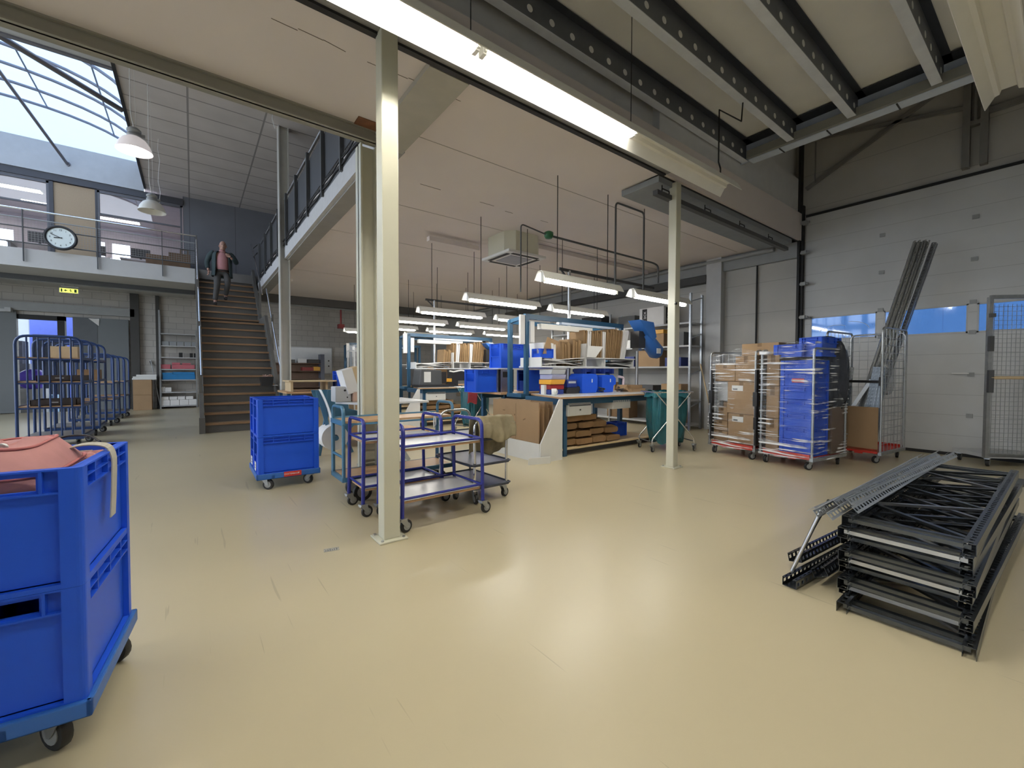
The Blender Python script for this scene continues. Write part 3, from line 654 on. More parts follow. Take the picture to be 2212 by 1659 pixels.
# ceiling cassette, conduits, cable tray
A = thing('air_conditioner', 'white ceiling cassette air conditioner unit under the mezzanine', 'air conditioner', (4.82, 6.35, 3.35))
g = G(); g.prism([(-.4, -.25), (-.25, -.4), (.25, -.4), (.4, -.25), (.4, .25), (.25, .4), (-.25, .4), (-.4, .25)], .05, .405); ob('body', g, M_cream, A)
g = G(); g.box(-.43, .43, -.43, .43, 0, .05); fp = ob('fascia', g, M_white, A, bevel=.01)
g = G(); g.box(-.24, .24, -.24, .24, -.008, 0); ob('grille', g, mat('intake_grille', (.30, .30, .34), .5), fp)
for x0, x1, y0, y1 in ((-.3, .3, -.38, -.31), (-.3, .3, .31, .38), (-.38, -.31, -.3, .3), (.31, .38, -.3, .3)): g = G(); g.box(x0, x1, y0, y1, -.006, 0); ob('louvre', g, M_black, fp)
g = G(); g.box(3.4, 4.45, 6.95, 7.06, 3.6, 3.68); g.box(5.2, 8.9, 6.3, 6.4, 3.66, 3.74); tag(ob('pipe_cover', g, M_ceil), 'pale pipe trunking running from the ceiling air conditioner', 'trunking')
g = G(); g.tube(fillet([(4.33, 4.77, 3.3), (6.9, 4.77, 3.3), (7.05, 4.77, 3.27), (7.05, 4.77, 2.95)], .08), .017, 8); g.tube(fillet([(3.75, 4.77, 2.4), (3.75, 4.77, 3.36), (4.25, 4.77, 3.3)], .06), .01, 6)
t = thing('conduit', 'dark conduit with a green junction box under the ceiling', 'conduit', (0, 0, 0)); ob('pipe', g, M_dgrey, t)
g = G(); g.lathe([(.001, -.06), (.05, -.055), (.07, -.02), (.07, .03), (.03, .05), (.001, .05)], 14, Matrix.Translation((4.28, 4.77, 3.31))); ob('junction_box', g, mat('green_plastic', (.02, .12, .05), .4), t)
g = G(); g.tube(fillet([(4.93, 4.05, 2.45), (4.93, 4.05, 3.72), (5.6, 4.05, 3.72), (5.6, 4.05, 2.5)], .07), .014, 8); tag(ob('conduit', g, M_dgrey), 'dark looped conduit dropping from the ceiling in front of the benches', 'conduit')
def pole(label, x, y, z1, zb, arm):
    t = thing('power_pole', label, 'pole', (x, y, 0)); g = G(); g.cyl((0, 0, zb), (0, 0, z1), .03, 10); ob('post', g, M_steel, t)
    g = G(); g.beam((-.25, 0, z1), (arm, 0, z1-.0), .03, .05); g.beam((0, 0, z1-.18), (-.22, 0, z1), .02, .03); ob('arm', g, M_dgrey, t)
pole('steel media pole with a long dark arm rising from the front bench', 5.55, 5.62, 3.12, .91, 2.6)
pole('steel media pole with a dark arm behind the blue crates', 5.0, 9.95, 3.1, .91, 2.7)
pole('steel media pole with a dark arm at the farthest bench', 4.8, 13.8, 3.1, .91, 2.4)
T = thing('cable_tray', 'grey duct and cable tray slung under the ceiling edge by the slim column', 'cable tray', (0, 0, 0))
g = G(); g.box(4.72, 8.9, 3.2, 3.78, 3.66, 3.735); ob('duct', g, mat('duct_zinc', (.27, .29, .30), .5, .3, noise=.08), T, bevel=.004)
g = G(); g.box(4.7, 8.75, 3.20, 3.27, 3.5, 3.56); ob('tray', g, M_dgrey, T)
for x in (4.85, 5.9, 6.95, 8.0): g = G(); g.tube(fillet([(x, 3.24, 3.56), (x, 3.24, 3.62), (x+.16, 3.24, 3.62), (x+.16, 3.24, 3.5)], .01), .008, 5); g.cyl((x, 3.24, 3.6), (x, 3.24, 3.7), .007, 5); ob('hanger', g, M_black, T)
g = G(); g.box(2.9, 2.96, 4.4, 4.46, 0, 0); 
g = G(); g.cyl((4.3, 15.95, 2.95), (4.3, 15.95, 3.76), .03, 8); g.box(4.2, 4.4, 15.85, 16.05, 2.82, 2.97); tag(ob('alarm_bell', g, M_dred), 'dark red alarm hanging on a stem below the rear pipe', 'alarm')

# ------------------------------------------------------------------ person on the stairs
def skin(name, verts, edges, rad, m, parent, root=0, sub=2):
    bm = bmesh.new(); lay = bm.verts.layers.skin.verify(); vs = [bm.verts.new(v) for v in verts]
    for a, b in edges: bm.edges.new((vs[a], vs[b]))
    for i, v in enumerate(vs):
        r = rad[i]; v[lay].radius = (r, r) if not isinstance(r, tuple) else r
        v[lay].use_root = (i == root)
    me = bpy.data.meshes.new(name); bm.to_mesh(me); bm.free(); me.materials.append(m)
    o = bpy.data.objects.new(name, me); COL.objects.link(o); o.parent = parent
    k = o.modifiers.new('skin', 'SKIN'); k.use_smooth_shade = True
    s = o.modifiers.new('sub', 'SUBSURF'); s.levels = sub; s.render_levels = sub
    return o
PZ = 3.12
P = thing('person', 'bald person in dark jacket and pink shirt coming down the stairs', 'person', (.67, 14.62, PZ))
M_skin = mat('skin', (.42, .24, .18), .5, noise=.05)
M_jack = mat('jacket_cloth', (.035, .055, .058), .8, noise=.15, scale=20, bump=.1)
M_shirt = mat('pink_shirt', (.50, .24, .25), .8, noise=.08, scale=14)
M_trou = mat('trouser_cloth', (.075, .072, .07), .8, noise=.15, scale=16)
# joints: x to the viewer's right, -y towards the camera
pel = (.05, .1, .98); ch = (.05, .06, 1.35); nk = (.055, .03, 1.55); hd = (.07, -.035, 1.685)
shL, elL, haL = (-.17, .07, 1.5), (-.30, .12, 1.22), (-.27, .03, .96)
shR, elR, haR = (.27, .06, 1.5), (.40, .02, 1.25), (.24, -.2, 1.36)
hpL, knL, anL = (-.06, .1, .95), (-.08, -.06, .55), (-.13, .02, .11)
hpR, knR, anR = (.16, .1, .95), (.17, -.05, .66), (.13, .18, .30)
V = [pel, (.05, .08, 1.15), ch, nk, (.06, .0, 1.61), hd, (.07, -.03, 1.77), shL, elL, haL, shR, elR, haR, hpL, knL, anL, (-.13, -.1, .05), hpR, knR, anR, (.13, .06, .245)]
Eg = [(0, 1), (1, 2), (2, 3), (3, 4), (4, 5), (5, 6), (2, 7), (7, 8), (8, 9), (2, 10), (10, 11), (11, 12), (0, 13), (13, 14), (14, 15), (15, 16), (0, 17), (17, 18), (18, 19), (19, 20)]
Rd = [.13, .13, .15, .062, .07, .098, .055, .06, .043, .03, .06, .043, .03, .085, .06, .04, .035, .085, .06, .04, .035]
body = skin('body', V, Eg, Rd, M_skin, P)
def hand(c, d, side, curl, parent):
    """palm, four fingers of unequal length and a thumb, as chains rooted in the palm"""
    c = Vector(c); d = Vector(d).normalized(); s = Vector(side).normalized(); n = d.cross(s)
    vs = [c, c+d*.05]; es = [(0, 1)]; rs = [(.032, .02), (.036, .018)]
    for k, ln in enumerate((.062, .072, .068, .052)):
        b = c+d*.075+s*(.03-.02*k); m1 = b+d*ln*.5+n*curl*.3*ln; m2 = m1+d*ln*.35+n*curl*.8*ln
        i = len(vs); vs += [b, m1, m2]; es += [(1, i), (i, i+1), (i+1, i+2)]; rs += [.0095, .009, .0075]
    b = c+d*.02+s*.042; i = len(vs); vs += [b, b+d*.03+s*.018+n*.01, b+d*.055+s*.012+n*.02]; es += [(0, i), (i, i+1), (i+1, i+2)]; rs += [.012, .0105, .009]
    return skin('hand', [tuple(v) for v in vs], es, rs, M_skin, parent, 0, 1)
hand(haL, (.02, -.03, -1), (.3, -1, 0), .5, P); hand(haR, (-.75, -.35, .35), (0, -.3, 1), .7, P)
g = G()   # face: nose, brow, eyes, ears, mouth
skull = Vector(hd)
def ell(g, c, r, n=10):
    prof = [(math.sin(PI*k/n), -math.cos(PI*k/n)) for k in range(n+1)]
    g.lathe([(max(.001, a), b) for a, b in prof], 14, Matrix.Translation(c) @ Matrix.Diagonal((r[0], r[1], r[2], 1)))
ell(g, skull+Vector((0, -.005, .02)), (.082, .1, .115)); ell(g, skull+Vector((0, -.02, -.06)), (.058, .07, .06)); ell(g, skull+Vector((0, -.108, -.015)), (.014, .022, .03)); ell(g, skull+Vector((-.086, .0, -.01)), (.012, .022, .034)); ell(g, skull+Vector((.086, .0, -.01)), (.012, .022, .034))
ob('head', g, M_skin, P)
g = G(); ell(g, skull+Vector((-.03, -.092, .022)), (.013, .01, .008)); ell(g, skull+Vector((.03, -.092, .022)), (.013, .01, .008)); ell(g, skull+Vector((0, -.085, -.066)), (.02, .006, .004)); ob('eye', g, M_black, P, label='eyes and mouth')
skin('shirt', [(.05, .09, .96), (.05, .055, 1.12), (.052, .03, 1.3), (.052, .03, 1.44), (.054, .02, 1.54)], [(0, 1), (1, 2), (2, 3), (3, 4)], [(.165, .14), (.172, .155), (.165, .145), (.14, .115), (.075, .07)], M_shirt, P)
g = G(); g.lathe([(.078, 0), (.085, .02), (.074, .05), (.066, .05)], 20, Matrix.Translation((.055, .015, 1.52))); ob('collar', g, M_shirt, P)
skin('trousers', [(.05, .1, 1.03), (.05, .1, .94), hpL, (-.07, .02, .75), knL, (-.11, 0, .3), (-.13, .02, .14), hpR, (.17, .03, .8), knR, (.15, .08, .48), (.13, .17, .33)], [(0, 1), (1, 2), (2, 3), (3, 4), (4, 5), (5, 6), (1, 7), (7, 8), (8, 9), (9, 10), (10, 11)], [(.172, .15), (.168, .145), .105, .092, .078, .068, .064, .105, .092, .078, .068, .064], M_trou, P)
g = G(); g.lathe([(.165, -.02), (.172, -.015), (.172, .015), (.165, .02)], 24, Matrix.Translation((.05, .085, 1.0)) @ Matrix.Diagonal((1, .88, 1, 1))); ob('belt', g, M_black, P)
def jk(u, v):   # coat body: open at the front, closed round the back, drawn in over the shoulders
    a = -PI/2+.62+.16*(1-v)+u*(2*PI-1.24-.32*(1-v)); t = max(0, (v-.80)/.20); k = (1-t*t)**.5 if t < 1 else 0
    rx = (.235+.02*(1-v)-.005*math.sin(v*5))*(.36+.64*k); ry = (.19+.03*(1-v))*(.45+.55*k)
    return (.05+rx*math.cos(a)+.006*math.sin(a*7)*(1-v), .075+ry*math.sin(a), .83+.74*v-.02*abs(math.cos(a))*t)
g = G(); g.sheet(jk, 36, 16, .014); ob('jacket', g, M_jack, P)
skin('sleeve', [(-.13, .07, 1.47), shL, (-.25, .1, 1.36), elL, (-.29, .08, 1.08), (-.278, .05, 1.01)], [(0, 1), (1, 2), (2, 3), (3, 4), (4, 5)], [.075, .088, .076, .066, .06, .056], M_jack, P)
skin('sleeve', [(.23, .07, 1.47), shR, (.35, .05, 1.37), elR, (.33, -.1, 1.31), (.275, -.165, 1.345)], [(0, 1), (1, 2), (2, 3), (3, 4), (4, 5)], [.075, .088, .076, .068, .06, .056], M_jack, P)
for (x, y, z, d) in ((-.13, -.05, .045, -.17), (.13, .11, .24, -.17)):
    g = G(); g.tube([(x, y+.1, z), (x, y+.02, z+.01), (x, y-.08, z-.005), (x, y-.15, z-.012)], [.045, .05, .042, .03], 10); ob('shoe', g, M_black, P)

# ------------------------------------------------------------------ euro crates on dollies
def crate_mesh(L, W, Hh, hole=True, rim=.075, t=.012, ins=.02):
    g = G(); hx, hy = L/2, W/2
    g.box(-hx+ins, hx-ins, -hy+ins, hy-ins, .004, .02)
    for s in (-1, 1):
        a, b = sorted((s*(hy-ins), s*(hy-ins-t))); g.box(-hx+ins, hx-ins, a, b, 0, Hh)
        a, b = sorted((s*(hx-ins), s*(hx-ins-t)))
        if hole:
            w2 = min(.09, hy*.45); z0, z1 = Hh-rim+.012, Hh-.022
            if hole == 'pick' and s < 0: w2, z0, z1 = hy-.06, Hh*.48, Hh-.02; g.box(a-.014, b, -w2, w2, z0-.012, z0)
            g.box(a, b, -hy+ins, hy-ins, 0, z0); g.box(a, b, -hy+ins, hy-ins, z1, Hh); g.box(a, b, -hy+ins, -w2, z0, z1); g.box(a, b, w2, hy-ins, z0, z1)
        else: g.box(a, b, -hy+ins, hy-ins, 0, Hh)
    cw = .055   # stout rounded corner posts
    for i in (-1, 1):
        for j in (-1, 1):
            r = .018; x1, y1 = i*hx, j*hy; x0, y0 = i*(hx-cw), j*(hy-cw)
            poly = [(x0, y1)]+[(x1-i*r+i*r*math.sin(q*PI/8), y1-j*r+j*r*math.cos(q*PI/8)) for q in range(5)]+[(x1, y0), (x1-i*(ins+t), y0), (x1-i*(ins+t), y1-j*(ins+t)), (x0, y1-j*(ins+t))]
            if i*j > 0: poly = poly[::-1]
            g.prism(poly, 0, Hh)
    for z, h in ((Hh-.006, .006), (Hh-rim, .006), (Hh-rim*.5, .004), (0, .016)):   # rim flanges and foot band
        for s in (-1, 1):
            a, b = sorted((s*(hy-.0015), s*(hy-ins-.004)))
            g.box(-hx+cw-.004, hx-cw+.004, a, b, z, z+h)
            a, b = sorted((s*(hx-.0015), s*(hx-ins-.004)))
            if h != .004 or not hole: g.box(a, b, -hy+cw-.004, hy-cw+.004, z, z+h)
    for s in (-1, 1):
        n = max(2, int(L/.13))
        for k in range(1, n):
            x = -hx+L*k/n; a, b = sorted((s*(hy-.003), s*(hy-ins-.004))); g.box(x-.004, x+.004, a, b, Hh-rim, Hh)
        for y in (-hy*.52, hy*.52):
            a, b = sorted((s*(hx-.003), s*(hx-ins-.004))); g.box(a, b, y-.004, y+.004, Hh-rim, Hh)
    return g
def dolly(label, loc, rot, L, W, z0, z1, group=None, r=.055):
    D = thing('crate_dolly', label, 'dolly', loc, rot, group)
    g = G(); g.box(-L/2, L/2, -W/2, W/2, z0, z0+.012)
    for s in (-1, 1):
        a, b = sorted((s*W/2, s*(W/2-.02))); g.box(-L/2, L/2, a, b, z0, z1)
        a, b = sorted((s*L/2, s*(L/2-.02))); g.box(a, b, -W/2, W/2, z0, z1)
    for x in (-L/4, 0, L/4): g.box(x-.02, x+.02, -W/2, W/2, z0, z1-.012)
    ob('deck', g, M_dolly, D, bevel=.006)
    for i, a in ((-1, .6), (1, 2.2)):
        for j, b in ((-1, .3), (1, 1.1)): caster(D, i*(L/2-.09), j*(W/2-.07), z0+.005, r, .032, a*b*2+i, .03)
    return D
Z0 = .165
Rl = -.10
cb = Vector((math.cos(Rl), math.sin(Rl), 0)); cbn = Vector((-math.sin(Rl), math.cos(Rl), 0))
corner = Vector((-.285, 1.915, 0))   # front right corner of the near dolly
def near(u, v, z): return corner+cb*u+cbn*v+Vector((0, 0, z))
dolly('blue dolly under the big crates at the near left edge', near(-.40, .305, 0), Rl, .82, .63, .125, .18, r=.06)
Cr1 = ob('crate', crate_mesh(.6, .4, .385, True, .08), M_crate, None); cr_first = Cr1
def rotp(loc, z): return (loc[0], loc[1], z)
p = near(-.205, .305, .17)
Cr1.location = p; Cr1.rotation_euler = (0, 0, Rl-PI/2)
tag(Cr1, 'lower of the two big blue crates at the near left edge', 'crate', 'big crates on the near dolly')
o = dup(Cr1, near(-.205, .305, .556), (0, 0, Rl-PI/2), 'upper of the two big blue crates at the near left edge, holding the pink bag')
o = dup(Cr1, near(-.61, .305, .17), (0, 0, Rl-PI/2), 'lower blue crate of the stack cut off by the left edge of the view')
# pink bag in the upper crate
Bg = thing('bag', 'pink canvas bag with a beige strap lying in the near upper blue crate', 'bag', near(-.235, .3, .63), Rl)
def bagf(u, v):
    a = u*2*PI; rx, ry = .165, .24
    c = 1-.85*max(0, v-.6)/.4
    sx = math.copysign(abs(math.cos(a))**.55, math.cos(a))*rx*c; sy = math.copysign(abs(math.sin(a))**.55, math.sin(a))*ry*c
    return (sx-.02, sy-.01, .0+.375*min(1, v/.8)+.010*math.sin(a*2+.6)*v-.05*(sx+.05)*v+.008*math.sin(5*a)*v*(1-v)+.02*max(0, v-.8))
g = G(); g.sheet(bagf, 40, 14)
g.add([bagf(k/40, 1) for k in range(40)], [tuple(range(40))]); ob('body', g, M_pink, Bg)
g = G(); g.tube([(lambda q: (q[0]*1.01, q[1]*1.01, q[2]))(bagf(k/40, .62)) for k in range(40)], .0055, 6, True); g.tube([(lambda q: (q[0]*1.012, q[1]*1.012, q[2]))(bagf(k/40, .80)) for k in range(40)], .005, 6, True); ob('piping', g, mat('pink_piping', (.40, .13, .13), .7, noise=.08), Bg)
q = bagf(.76, .90); g = G(); g.lathe([(.014, 0), (.013, .004), (.007, .006), (.001, .004)], 14, Matrix.Translation((q[0]+.0, q[1]-.006, q[2])) @ Matrix.Rotation(PI/2, 4, 'X')); ob('stud', g, M_steel, Bg)
g = G()
sp = [(.06, .10, .31), (.13, .07, .338), (.175, .06, .342), (.222, .05, .332), (.2365, .045, .29), (.238, .03, .21), (.239, .01, .13), (.24, -.01, .07)]
fs = fillet(sp, .05, 3)
for k in range(len(fs)-1):
    a, b = Vector(fs[k]), Vector(fs[k+1]); w_ = Vector((.1, .95, .1)).normalized()*.022
    nrm = (b-a).cross(w_).normalized()*.002
    g.add([a-w_-nrm, a+w_-nrm, b+w_-nrm, b-w_-nrm, a-w_+nrm, a+w_+nrm, b+w_+nrm, b-w_+nrm], [(0, 1, 2, 3), (7, 6, 5, 4), (0, 4, 5, 1), (3, 2, 6, 7), (1, 5, 6, 2), (0, 3, 7, 4)])
ob('strap', g, M_strap, Bg)
g = G(); g.tube(fillet([(.0, .2, .33), (.05, .22, .36), (.13, .2, .36), (.17, .16, .335)], .04), .004, 6); ob('cord', g, M_blk2, Bg)
def lump(name, m, c, r, label, cat, rz=0.):
    g = G(); n = 12
    def f(u, v):
        a = u*2*PI; b = -PI/2+PI*v
        k = lambda x: math.copysign(abs(x)**.6, x)
        return (r[0]*k(math.cos(a))*abs(math.cos(b))**.6, r[1]*k(math.sin(a))*abs(math.cos(b))**.6, r[2]*k(math.sin(b))*(1+.06*math.sin(3*a)))
    g.sheet(f, 24, n); o = ob(name, g, m, None, c, rz); tag(o, label, cat); return o
lump('cloth', M_pink, near(-.1, .5, .83), (.07, .08, .09), 'second smaller pink cloth piece in the far corner of the near upper crate', 'cloth', Rl)

# middle dolly with four crates
dolly('blue dolly carrying four crates in the middle of the floor', (.83, 5.475, 0), -.01, .62, .78, .115, .175, r=.055)
CrM = ob('crate', crate_mesh(.6, .37, .395, 'pick', .07), M_crate, None)
n_ = 0
for j, (yy, fb) in enumerate(((5.285, 'front'), (5.665, 'rear'))):
    for k in range(2):
        lb = '%s blue crate of the %s stack on the middle dolly' % (('lower', 'upper')[k], fb)
        o = CrM if n_ == 0 else dup(CrM, None); n_ += 1
        o.location = (.83+.006*j, yy, .165+k*.398); tag(o, lb, 'crate', 'crates on the middle dolly')
def tagplate(parent, M, w=.15):
    g = G(); g.box(-w/2, w/2, -.026, .026, -.001, .002); pl = ob('name_plate', g, M_red, parent, mat4=M)
    text('lettering', 'OOSTERBAAR', .023, M_white, pl, Matrix.Translation((-.012, 0, .003)))
    g = G(); g.prism([(.058, -.006), (.066, .006), (.062, .011), (.058, .008), (.054, .011), (.05, .006)], .002, .0035); ob('emblem', g, M_white, pl)
dl = [o for o in COL.objects if o.name.startswith('crate_dolly')][-1]
tagplate(dl, facing((.03, -.392, .15), (1, 0, 0), (0, 0, 1)), .17)
for (yy, nm) in ((.10, 0), (-.28, 1)):
    g = G(); g.box(-.305, -.301, yy+.0, yy+.11, .2, .29); ob('paper_note', g, M_label, dl); g = G(); g.box(-.3065, -.3045, yy+.03, yy+.08, .252, .26); g.box(-.3065, -.3045, yy+.02, yy+.09, .225, .232); ob('print', g, M_dgrey, dl)

# ------------------------------------------------------------------ blue shelf trolleys in a file
M_fr = mat('trolley_blue_paint', (.016, .045, .15), .35, noise=.1)
def shelf_trolley(hh, levels):
    T = thing('shelf_trolley', '-', 'trolley', (0, 0, 0), 0, 'shelf trolleys by the doorway')
    W, D = .72, .92
    for s, y in ((-1, 0), (1, D)):
        g = G(); g.tube(fillet([(-W/2, y, .19), (-W/2, y, hh), (W/2, y, hh), (W/2, y, .19)], .14), .020, 8); fr = ob('end_frame', g, M_fr, T)
        g = G()
        for k in range(1, 6): g.cyl((-W/2+W*k/6, y, .22), (-W/2+W*k/6, y, hh), .012, 6)
        ob('bar', g, M_fr, fr)
        g = G()
        for z in levels: g.cyl((-W/2, y, z-.03), (W/2, y, z-.03), .014, 6)
        ob('cross_bar', g, M_fr, fr)
    g = G(); g.box(-W/2-.01, W/2+.01, -.02, D+.02, .15, .2); ob('chassis', g, M_fr, T)
    g = G(); g.box(-W/2+.02, W/2-.02, .02, D-.02, .2, .215); ob('deck', g, mat('grey_deck', (.2, .19, .18), .5, noise=.1), T)
    for z in levels:
        g = G(); g.box(-W/2+.005, W/2-.005, .01, D-.01, z-.018, z); sh = ob('shelf', g, M_wood, T)
        g = G(); g.box(-W/2-.008, -W/2+.006, 0, D, z-.03, z+.012); g.box(W/2-.006, W/2+.008, 0, D, z-.03, z+.012); ob('shelf_rim', g, M_fr, sh)
    for i in (-1, 1):
        for y, a in ((.1, 1.2), (D-.1, -1)): caster(T, i*(W/2-.07), y, .15, .06, .04, a+i*.5, .035, M_dgrey)
    return T
ST1 = shelf_trolley(1.8, (.70, 1.09, 1.47)); ST2 = shelf_trolley(1.64, (.62, 1.0))
def put(src, first, x, y, lb, rz=0.):
    o = src if first else dup(src, None)
    o.location = (x, y, 0); o.rotation_euler = (0, 0, rz); o['label'] = lb; return o
put(ST1, True, -1.80, 9.75, 'tall blue shelf trolley nearest the camera, with brown trays on its shelves')
put(ST1, False, -1.80, 11.3, 'tall blue shelf trolley second in the file by the doorway', .02)
put(ST2, True, -1.80, 13.2, 'lower blue shelf trolley third in the file by the doorway')
put(ST2, False, -1.79, 15.1, 'lower blue shelf trolley at the far end of the file, before the cardboard boxes')
def tray(label, x, y, z, m):
    T = thing('storage_tray', label, 'tray', (x, y, z)); w, d, h = .26, .3, .095
    g = G(); g.box(-w, w, -d, d, 0, .01); g.box(-w, w, -d, -d+.01, 0, h); g.box(-w, w, d-.01, d, 0, h); g.box(-w, -w+.01, -d, d, 0, h); g.box(w-.01, w, -d, d, 0, h); ob('body', g, m, T)
    g = G(); g.box(-.05, .05, -d-.004, -d, .045, .06); ob('handle_slot', g, M_lgrey, T)
M_tray = mat('brown_tray', (.06, .045, .042), .5, noise=.1)
tray('dark brown tray on the middle shelf of the nearest blue trolley', -1.72, 10.2, 1.09, M_tray)
tray('dark brown tray on the low shelf of the nearest blue trolley', -1.78, 10.15, .70, M_tray)
for k, (x, y, z) in enumerate(((-1.72, 10.4, 1.47), (-1.66, 12.0, 1.09), (-1.62, 12.9, 1.47))):
    g = G(); g.box(-.16, .16, -.15, .15, 0, .2); tag(ob('carton', g, M_ply if k != 1 else M_card, None, (x, y, z)), ('pale carton on the top shelf of the nearest blue trolley', 'brown carton on the second blue trolley', 'white carton at the rear of the second blue trolley')[k], 'box') if k != 2 else None
for o in [o for o in COL.objects if o.name.startswith('carton') and 'label' not in o.keys()]: bpy.data.objects.remove(o)

# things beyond the doorway
g = G(); g.box(-5.75, -4.3, 28, 29.6, -.1, 4.6); tag(ob('skip_container', g, mat('container_blue', (.10, .15, .55), .5)), 'tall bright blue container outside beyond the doorway', 'container')
for i, (x, y, w, d, h) in enumerate(((-5.7, 25.2, .8, .8, 2.6), (-4.75, 25.6, .7, .8, 2.9), (-5.2, 24.2, .5, .5, 1.7))): g = G(); g.box(-w/2, w/2, -d/2, d/2, 0, h); tag(ob('pallet_load', g, mat('pale_load_%s' % 'abc'[i], ((.20, .21, .27), (.14, .16, .21), (.25, .25, .30))[i], .7, noise=.3, scale=3), None, (x, y, -.16)), ('left pale stack', 'right darker stack', 'low pale stack in front')[i]+' of goods outside beyond the doorway', 'goods', 'stacks of goods outside')
for i, x in enumerate((-4.22, -3.78)): g = G(); g.box(-.19, .19, -.3, .3, 0, .62); tag(ob('pallet_bin', g, M_sky, None, (x, 20.6, -.155)), ('left', 'right')[i]+' pale blue bin just outside the doorway', 'bin', 'pale blue bins outside')
t = thing('parked_forklift', 'dark machine parked outside beyond the doorway', 'machine', (-7.6, 27, -.16))
g = G(); g.box(-.7, .5, -.5, .5, .4, 1.2); ob('body', g, M_dgrey, t); g = G(); g.box(-.6, -.52, -.5, -.42, 1.2, 2.3); g.box(.4, .48, -.5, -.42, 1.2, 2.3); g.box(-.65, .55, -.5, .5, 2.3, 2.36); ob('cab', g, M_blk2, t)
for x in (-.5, .4): g = G(); g.cyl((x, -.55, .3), (x, -.4, .3), .3, 16); ob('wheel', g, M_black, t)
g = G(); g.box(-.3, .3, -.3, .3, 0, .85); tag(ob('storage_carton', g, M_lgrey, None, (-4.05, 19.85, -.155)), 'pale box carrying the violet tub outside the doorway', 'box')
lump('ball', mat('violet_plastic', (.16, .10, .75), .4), (-4.05, 19.85, 1.0), (.28, .25, .3), 'violet round tub seen through the nearest shelf trolley', 'tub')

# ------------------------------------------------------------------ metal rack, broom and boxes at the back wall
RK = thing('shelf_rack', 'tall metal rack standing between the broom and the staircase', 'rack', (-.86, 18.38, 0))
for x, y, h in ((0, 0, 3.3), (0, .42, 3.2), (.98, 0, 2.7), (.98, .42, 2.7)): g = G(); g.box(x-.02, x+.02, y-.02, y+.02, 0, h); ob('upright', g, M_galv, RK)
RZ = (.10, .56, .98, 1.34, 1.74, 2.13, 2.54)
for z in RZ: g = G(); g.box(0, .98, 0, .42, z-.03, z); ob('shelf', g, M_lgrey, RK)
def boxes(name, specs, m, cat, label, group, base=(0, 0, 0)):
    first = None
    for k, (x, y, z, sx, sy, sz) in enumerate(specs):
        g = G(); g.box(-sx/2, sx/2, -sy/2, sy/2, 0, sz); o = ob(name, g, m, None, (base[0]+x, base[1]+y, base[2]+z), bevel=.004)
        tag(o, label(k) if callable(label) else label, cat, group)
RB = (-.86, 18.58, 0)
boxes('packet', [(.14, 0, 1.345, .26, .3, .15), (.62, 0, 1.345, .62, .3, .14), (.42, .02, 1.49, .22, .25, .07), (.70, .02, 1.49, .24, .25, .06)], mat('pink_wrap', (.50, .13, .16), .5, noise=.1), 'packet', lambda k: ('short pink packet at the left of the pink shelf of the rack', 'long pink packet at the right of the pink shelf of the rack', 'small pink packet lying on top, left one, on the rack', 'small pink packet lying on top, right one, on the rack')[k], 'pink packets', RB)
boxes('packet', [(.5, 0, .985, .88, .3, .17), (.62, 0, 1.157, .6, .3, .08), (.2, 0, 1.157, .3, .3, .06)], mat('blue_wrap', (.02, .2, .48), .4, noise=.12), 'packet', lambda k: ('long blue packet on the rack shelf under the pink packets', 'blue packet lying on top of the long one on the rack', 'dark end blue packet lying on top at the left of the rack')[k], 'blue packets', RB)
boxes('carton', [(.11+.22*k, 0, .30, .2, .3, .1) for k in range(4)]+[(.12+.25*k, 0, .105, .24, .32, .19) for k in range(4)], M_paper, 'carton', lambda k: ORD[k % 4]+' white carton from the left, %s row of the lowest rack shelf' % ('upper' if k < 4 else 'lower'), 'white cartons', RB)
boxes('carton', [(.06, 0, .565, .1, .25, .17), (.2, 0, .565, .16, .25, .15)], M_paper, 'carton', lambda k: ('narrow', 'wider')[k]+' white carton standing at the left of the second shelf of the rack', 'white cartons', RB)
boxes('plastic_bin', [(.15+.2*k, 0, 2.135, .18, .3, .14) for k in range(5)], mat('frosted_plastic', (.30, .32, .34), .4, noise=.1), 'bin', lambda k: ORD[k]+' clear plastic bin from the left on the upper shelf of the rack', 'clear plastic bins', RB)
boxes('black_pot', [(.55, 0, 1.745, .1, .1, .16), (.84, 0, 1.745, .09, .1, .15), (.95, 0, 1.745, .08, .1, .15)], M_blk2, 'pot', lambda k: ('left one', 'middle one', 'right one')[k]+' of the three black pots on the rack', 'black pots', RB)
boxes('cardboard_box', [(0, 0, 0, .46, .4, .49), (0, 0, .495, .46, .4, .49)], M_card, 'box', lambda k: ('lower', 'upper')[k]+' plain cardboard box of the pair at the back wall', 'boxes at the back wall', (-1.30, 18.35, 0))
g = G(); g.box(-.3, .3, -.2, .2, 0, .05); g.box(-.28, .3, -.2, .18, .055, .1); g.box(-.2, .3, -.16, .2, .105, .16); tag(ob('paper_stack', g, M_label, None, (-1.25, 18.4, .99)), 'uneven white paper stack lying on the cardboard boxes', 'paper')
t = thing('broom', 'broom leaning against the back wall by the metal rack', 'broom', (-1.12, 18.6, 0))
g = G(); g.cyl((0, .24, 1.65), (.24, -.1, .1), .014, 8); ob('handle', g, M_lgrey, t); g = G(); g.box(.16, .34, -.16, -.02, 0, .12); ob('brush_head', g, M_blk2, t); g = G(); g.cyl((-.02, .255, 1.6), (.03, .22, 1.45), .02, 8); ob('grip', g, M_blk2, t)

